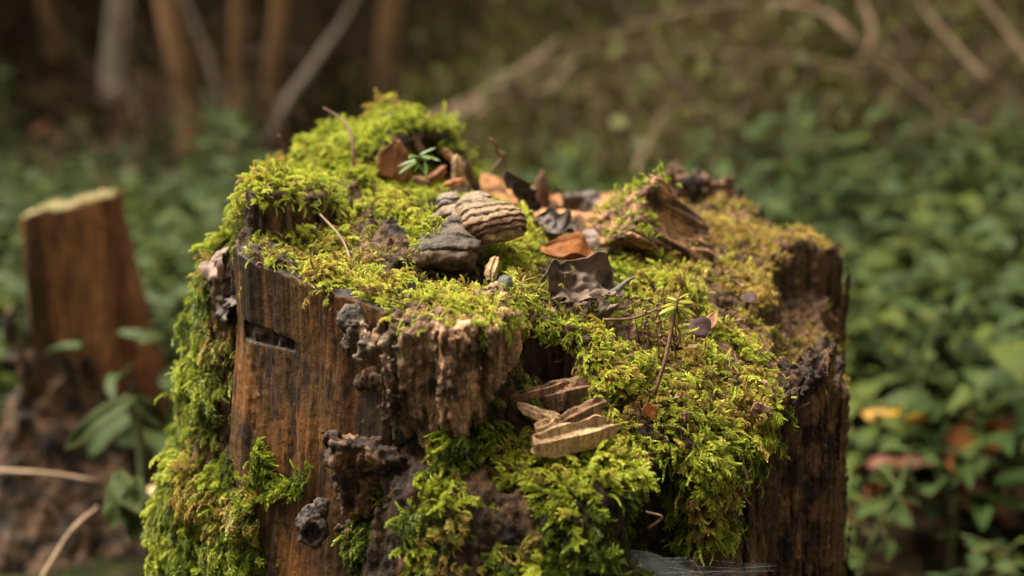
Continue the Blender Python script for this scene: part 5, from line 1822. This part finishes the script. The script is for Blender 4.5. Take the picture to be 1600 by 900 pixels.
wood_part('upright_slab', (TL[0] - .03, y0 - .10, S2[2]), (BR[0] + .08, y0 + .10, TR[2] + .03), .0035, slab, M_W2, st2, .0025, .001, col_slab, False, .08)
def base2(X, Y, Z):
    c_ = np.array(((P(20, 600, y0)[0] + P(225, 600, y0)[0]) / 2, y0 + .01, 0))
    x2, y2 = np.broadcast_arrays(X[:, :, 0], Y[:, :, 0])
    r_ = np.sqrt((x2 - c_[0]) ** 2 + ((y2 - c_[1]) * 1.1) ** 2)
    an = np.arctan2(y2 - c_[1], x2 - c_[0])
    R0 = .060 + .010 * np.cos(an * 3 + 1) + fbm(x2 * 30, y2 * 30, 0 * x2, 3) * .02
    top = P(60, 550, y0)[2] - .5 * (x2 - c_[0]) + fbm(x2 * 35, y2 * 35, 0 * x2 + 5, 3) * .06
    return np.maximum(r_[:, :, None] - R0[:, :, None] - .10 * ss(S2[2] + .18, S2[2] - .05, Z), (Z - top[:, :, None]) * .7) + n3(X, Y, Z * .6, 60, .006)
wood_part('rotten_base', (S2[0] - .22, y0 - .20, S2[2] - .05), (S2[0] + .22, y0 + .2, P(60, 470, y0)[2] + .05), .004, base2, M_W2, st2, .003, .002, tone((.018, .012, .008), (.11, .060, .032), 60), False, .15)
# a pale shelf fungus and drooping plants at its foot
q_ = P(236, 782, y0 - .16)
e = empty('shelf_fungus', q_, 'small pale orange shelf fungus at the foot of the left stump', 'mushroom')
V, F = lathe([(.0005, .0), (.012, .002), (.020, .004), (.022, .007), (.018, .009), (.0005, .010)], 16)
obj('cap', V + q_, F, mat_simple('pale_orange_fungus', [(.3, (.42, .25, .12)), (.7, (.60, .40, .22))], 60), e)
V, F = tube([q_ + (.0, .0, .002), q_ + (-.02, .06, -.03)], [.008, .012], 8)
obj('stalk', V, F, bpy.data.materials['pale_orange_fungus'], e)

def broad_leaf(name, label, base, tip, nrm, W, m, curl=-.6, cup=.5, stemto=None, wave=.004):
    base, tip = np.array(base), np.array(tip)
    L_ = np.linalg.norm(tip - base)
    e_ = empty(name, base if stemto is None else stemto, label, 'plant')
    V, F = leaf_grid(L_, W, 16, 8, curl, cup, wave, lambda u: math.sin(math.pi * min(1, u * .97 + .03) ** .8) ** .8, 2)
    V2, F2 = thin_solid(V @ frame(tip - base, nrm).T + base, F, .0006)
    obj('leaf', V2, F2, m, e_)
    if stemto is not None:
        v_, f_ = tube([np.array(stemto), (np.array(stemto) + base) / 2 + (.004, 0, .004), base], [.0035, .003, .002], 6, 0, 4)
        obj('stem', v_, f_, M_HERB, e_)
    return e_
yy = .27
M_DROOP = mat_leaf('limp_leaf', (.028, .038, .009), (.055, .066, .017), .25, .65, 60, emboss=.0015, spec=.1)
broad_leaf('arching_leaf', 'long pointed green leaf arching left in front of the left stump', P(205, 622, yy), P(92, 690, yy - .05), (.3, -.4, .9), .021, M_DROOP, -.5, .6, P(225, 770, yy))
broad_leaf('arching_leaf', 'green leaf arching right towards the mossy stump from the same tall stem', P(195, 618, yy + .02), P(275, 668, yy + .02), (-.3, -.5, .8), .020, M_DROOP, -.5, .6, P(222, 760, yy + .02))
for k, (a, b, c_, d_) in enumerate(((190, 735, 170, 830), (215, 745, 205, 850), (180, 740, 215, 800), (228, 770, 235, 860))):
    broad_leaf('drooping_leaf', ['limp pale green leaf hanging leftmost at the foot of the left stump', 'limp long green leaf hanging in the middle at the foot of the left stump', 'short limp folded leaf above the hanging ones by the left stump', 'limp leaf hanging rightmost beside the mossy left flank'][k],
               P(a, b, .2), P(c_, d_, .16), (.2 * (k - 1), -.9, .3), .022, M_DROOP, -.2, .8, None, .006)

# ------------------------------------------------------------------ fallen leaves on the ground
M_FALL = [M_BROWNLEAF, M_ORANGE, mat_leaf('yellow_fallen_leaf', (.34, .15, .012), (.46, .23, .02), .3, .5, 40, .2), mat_leaf('rust_fallen_leaf', (.12, .050, .024), (.22, .095, .045), .2, .6, 40, .2)]
M_OLD = mat_leaf('old_litter_leaf', (.035, .020, .011), (.085, .048, .026), .1, .8, 40, .4, spec=.08)
M_OLD2 = mat_leaf('pale_litter_leaf', (.06, .040, .022), (.11, .074, .042), .1, .8, 40, .4, spec=.08)
FM = []
for k in range(4):
    V, F = leaf_grid(.075, .05, 10, 6, .5 - .3 * k, .6 - .3 * k, .006, None, k)
    V2, F2 = thin_solid(V, F, .0005)
    me = mesh_from('fallen_leaf', V2, F2); me.materials.append(M_FALL[k]); FM.append(me)
def fallen(px, py, k, s, label, group=None, lift=.01, near=None):
    p_ = at(px, py) if near is None else P(px, py, near)
    o_ = bpy.data.objects.new('fallen_leaf', FM[k])
    COL.objects.link(o_)
    o_.location = Vector(p_) + Vector((0, 0, lift))
    o_.rotation_euler = (r4.normal(0, .35) + .5, r4.normal(0, .3), r4.random() * 6.28)
    o_.scale = (s, s, s)
    tag(o_, label, 'leaf', group)
fallen(1438, 828, 2, 1.0, 'bright orange-yellow fallen leaf lying among the plants at the lower right', lift=.13)
fallen(1338, 868, 3, 1.1, 'rust brown fallen leaf close to the right foot of the stump', lift=.11)
fallen(1460, 850, 1, 1.1, 'orange fallen leaf half under the yellow one at the lower right', lift=.11)
fallen(1365, 880, 0, 1.2, 'dark brown fallen leaf at the lower edge right of the stump', lift=.05)
fallen(1330, 800, 0, 1.0, 'dark rusty fallen leaf tight beside the stump flank at the lower right', lift=.05)
fallen(290, 405, 3, 1.0, 'small reddish fallen leaf on the undergrowth left of the moss ledge', lift=.15)
fallen(905, 240, 2, .9, 'pale yellow fallen leaf caught in the plants behind the stump', lift=.18)
fallen(278, 545, 0, 1.4, 'pale brown fallen leaf between the two stumps', lift=.08)
for k in range(44):
    px, py = (r4.uniform(1320, 1600), r4.uniform(560, 900)) if k % 2 else (r4.uniform(0, 420), r4.uniform(260, 900))
    if k > 32: px, py = r4.uniform(800, 1600), r4.uniform(140, 420)
    sd_ = 'right of' if px > 1200 else ('left of' if px < 500 else 'behind')
    fallen(px, py, (0, 3, 0, 3, 0, 1)[k % 6], .5 + .4 * r4.random(), 'brown or rusty fallen leaf on the ground %s the mossy stump' % sd_, 'fallen leaves %s the stump' % sd_, .03 + .08 * r4.random())
# the thick brown carpet of old leaves between the plants
LITTER = []
for k in range(6):
    V, F = leaf_grid(.06, .036, 7, 4, .9 - .35 * k, .7 - .3 * k, .006, None, k + 20)
    me = mesh_from('litter_leaf', V, F)
    me.materials.append([M_FALL[0], M_FALL[3], M_OLD, M_OLD, M_FALL[3], M_OLD2][k])
    LITTER.append(bpy.data.objects.new('litter_leaf', me))
G_LIT = scatter_group('strew_litter', proto_collection('litter_kinds', LITTER))
lt = region(2600, lambda x, y: .25 + ss(3.0, .6, y), xr=(-2.5, 3.5), yr=(-.1, 4.5))
xy = np.array(lt)
n_ = len(xy)
a_ = r4.random(n_) * 6.28
scatter('leaf_litter', G_LIT, np.c_[xy, ground(xy[:, 0], xy[:, 1]) + r4.uniform(.003, .02, n_)], np.c_[np.cos(a_), np.sin(a_), r4.normal(0, .3, n_)], np.c_[r4.normal(0, .35, n_), r4.normal(0, .35, n_), np.ones(n_)],
        r4.uniform(.6, 1.3, n_), r4.random(n_), 6, 'carpet of old brown leaves on the forest floor between the plants', 'leaf litter', base=(0, 1, ZG))

# crumbs of bark, needles and leaf bits lying in the moss
LV, LF_ = [], []
up_ = np.nonzero(QVIS & (QN[:, 2] > .35) & (qpy > 230) & (qpy < 720))[0]
pick = rng.choice(up_, 420, p=QAR[up_] * (1 + 2.5 * (qpx[up_] > 1000) * (qpy[up_] > 380)) / (QAR[up_] * (1 + 2.5 * (qpx[up_] > 1000) * (qpy[up_] > 380))).sum())
for k, i in enumerate(pick):
    long_ = k % 3 == 0
    l, w_, h_ = (rng.uniform(.006, .013), .0007, .0006) if long_ else (rng.uniform(.002, .0055), rng.uniform(.0015, .003), .0009)
    Fm = frame(rng.normal(0, 1, 3) + (0, 0, .2 * rng.normal()), QN[i] + rng.normal(0, .35, 3))
    q8 = np.array([(a_ * (1 + .3 * rng.normal()), b_ * (1 + .3 * rng.normal()), c_) for a_ in (-.5, .5) for b_ in (-.5, .5) for c_ in (-.5, .5)]) * (l, w_, h_)
    o_ = len(LV) * 8
    LV.append(q8 @ Fm.T + QC[i] + QN[i] * rng.uniform(.0015, .0055))
    LF_ += [tuple(o_ + j for j in f) for f in ((0, 1, 3, 2), (4, 6, 7, 5), (0, 4, 5, 1), (2, 3, 7, 6), (0, 2, 6, 4), (1, 5, 7, 3))]
tag(obj('moss_litter', np.vstack(LV), LF_, mat_simple('litter_bits', [(.3, (.03, .016, .009)), (.5, (.12, .055, .025)), (.7, (.28, .16, .08))], 90, bd=0), smooth=False), 'crumbs of bark, needles and leaf bits strewn over the moss on the stump top', 'litter', kind='stuff')
print('T all', time.time() - T0)
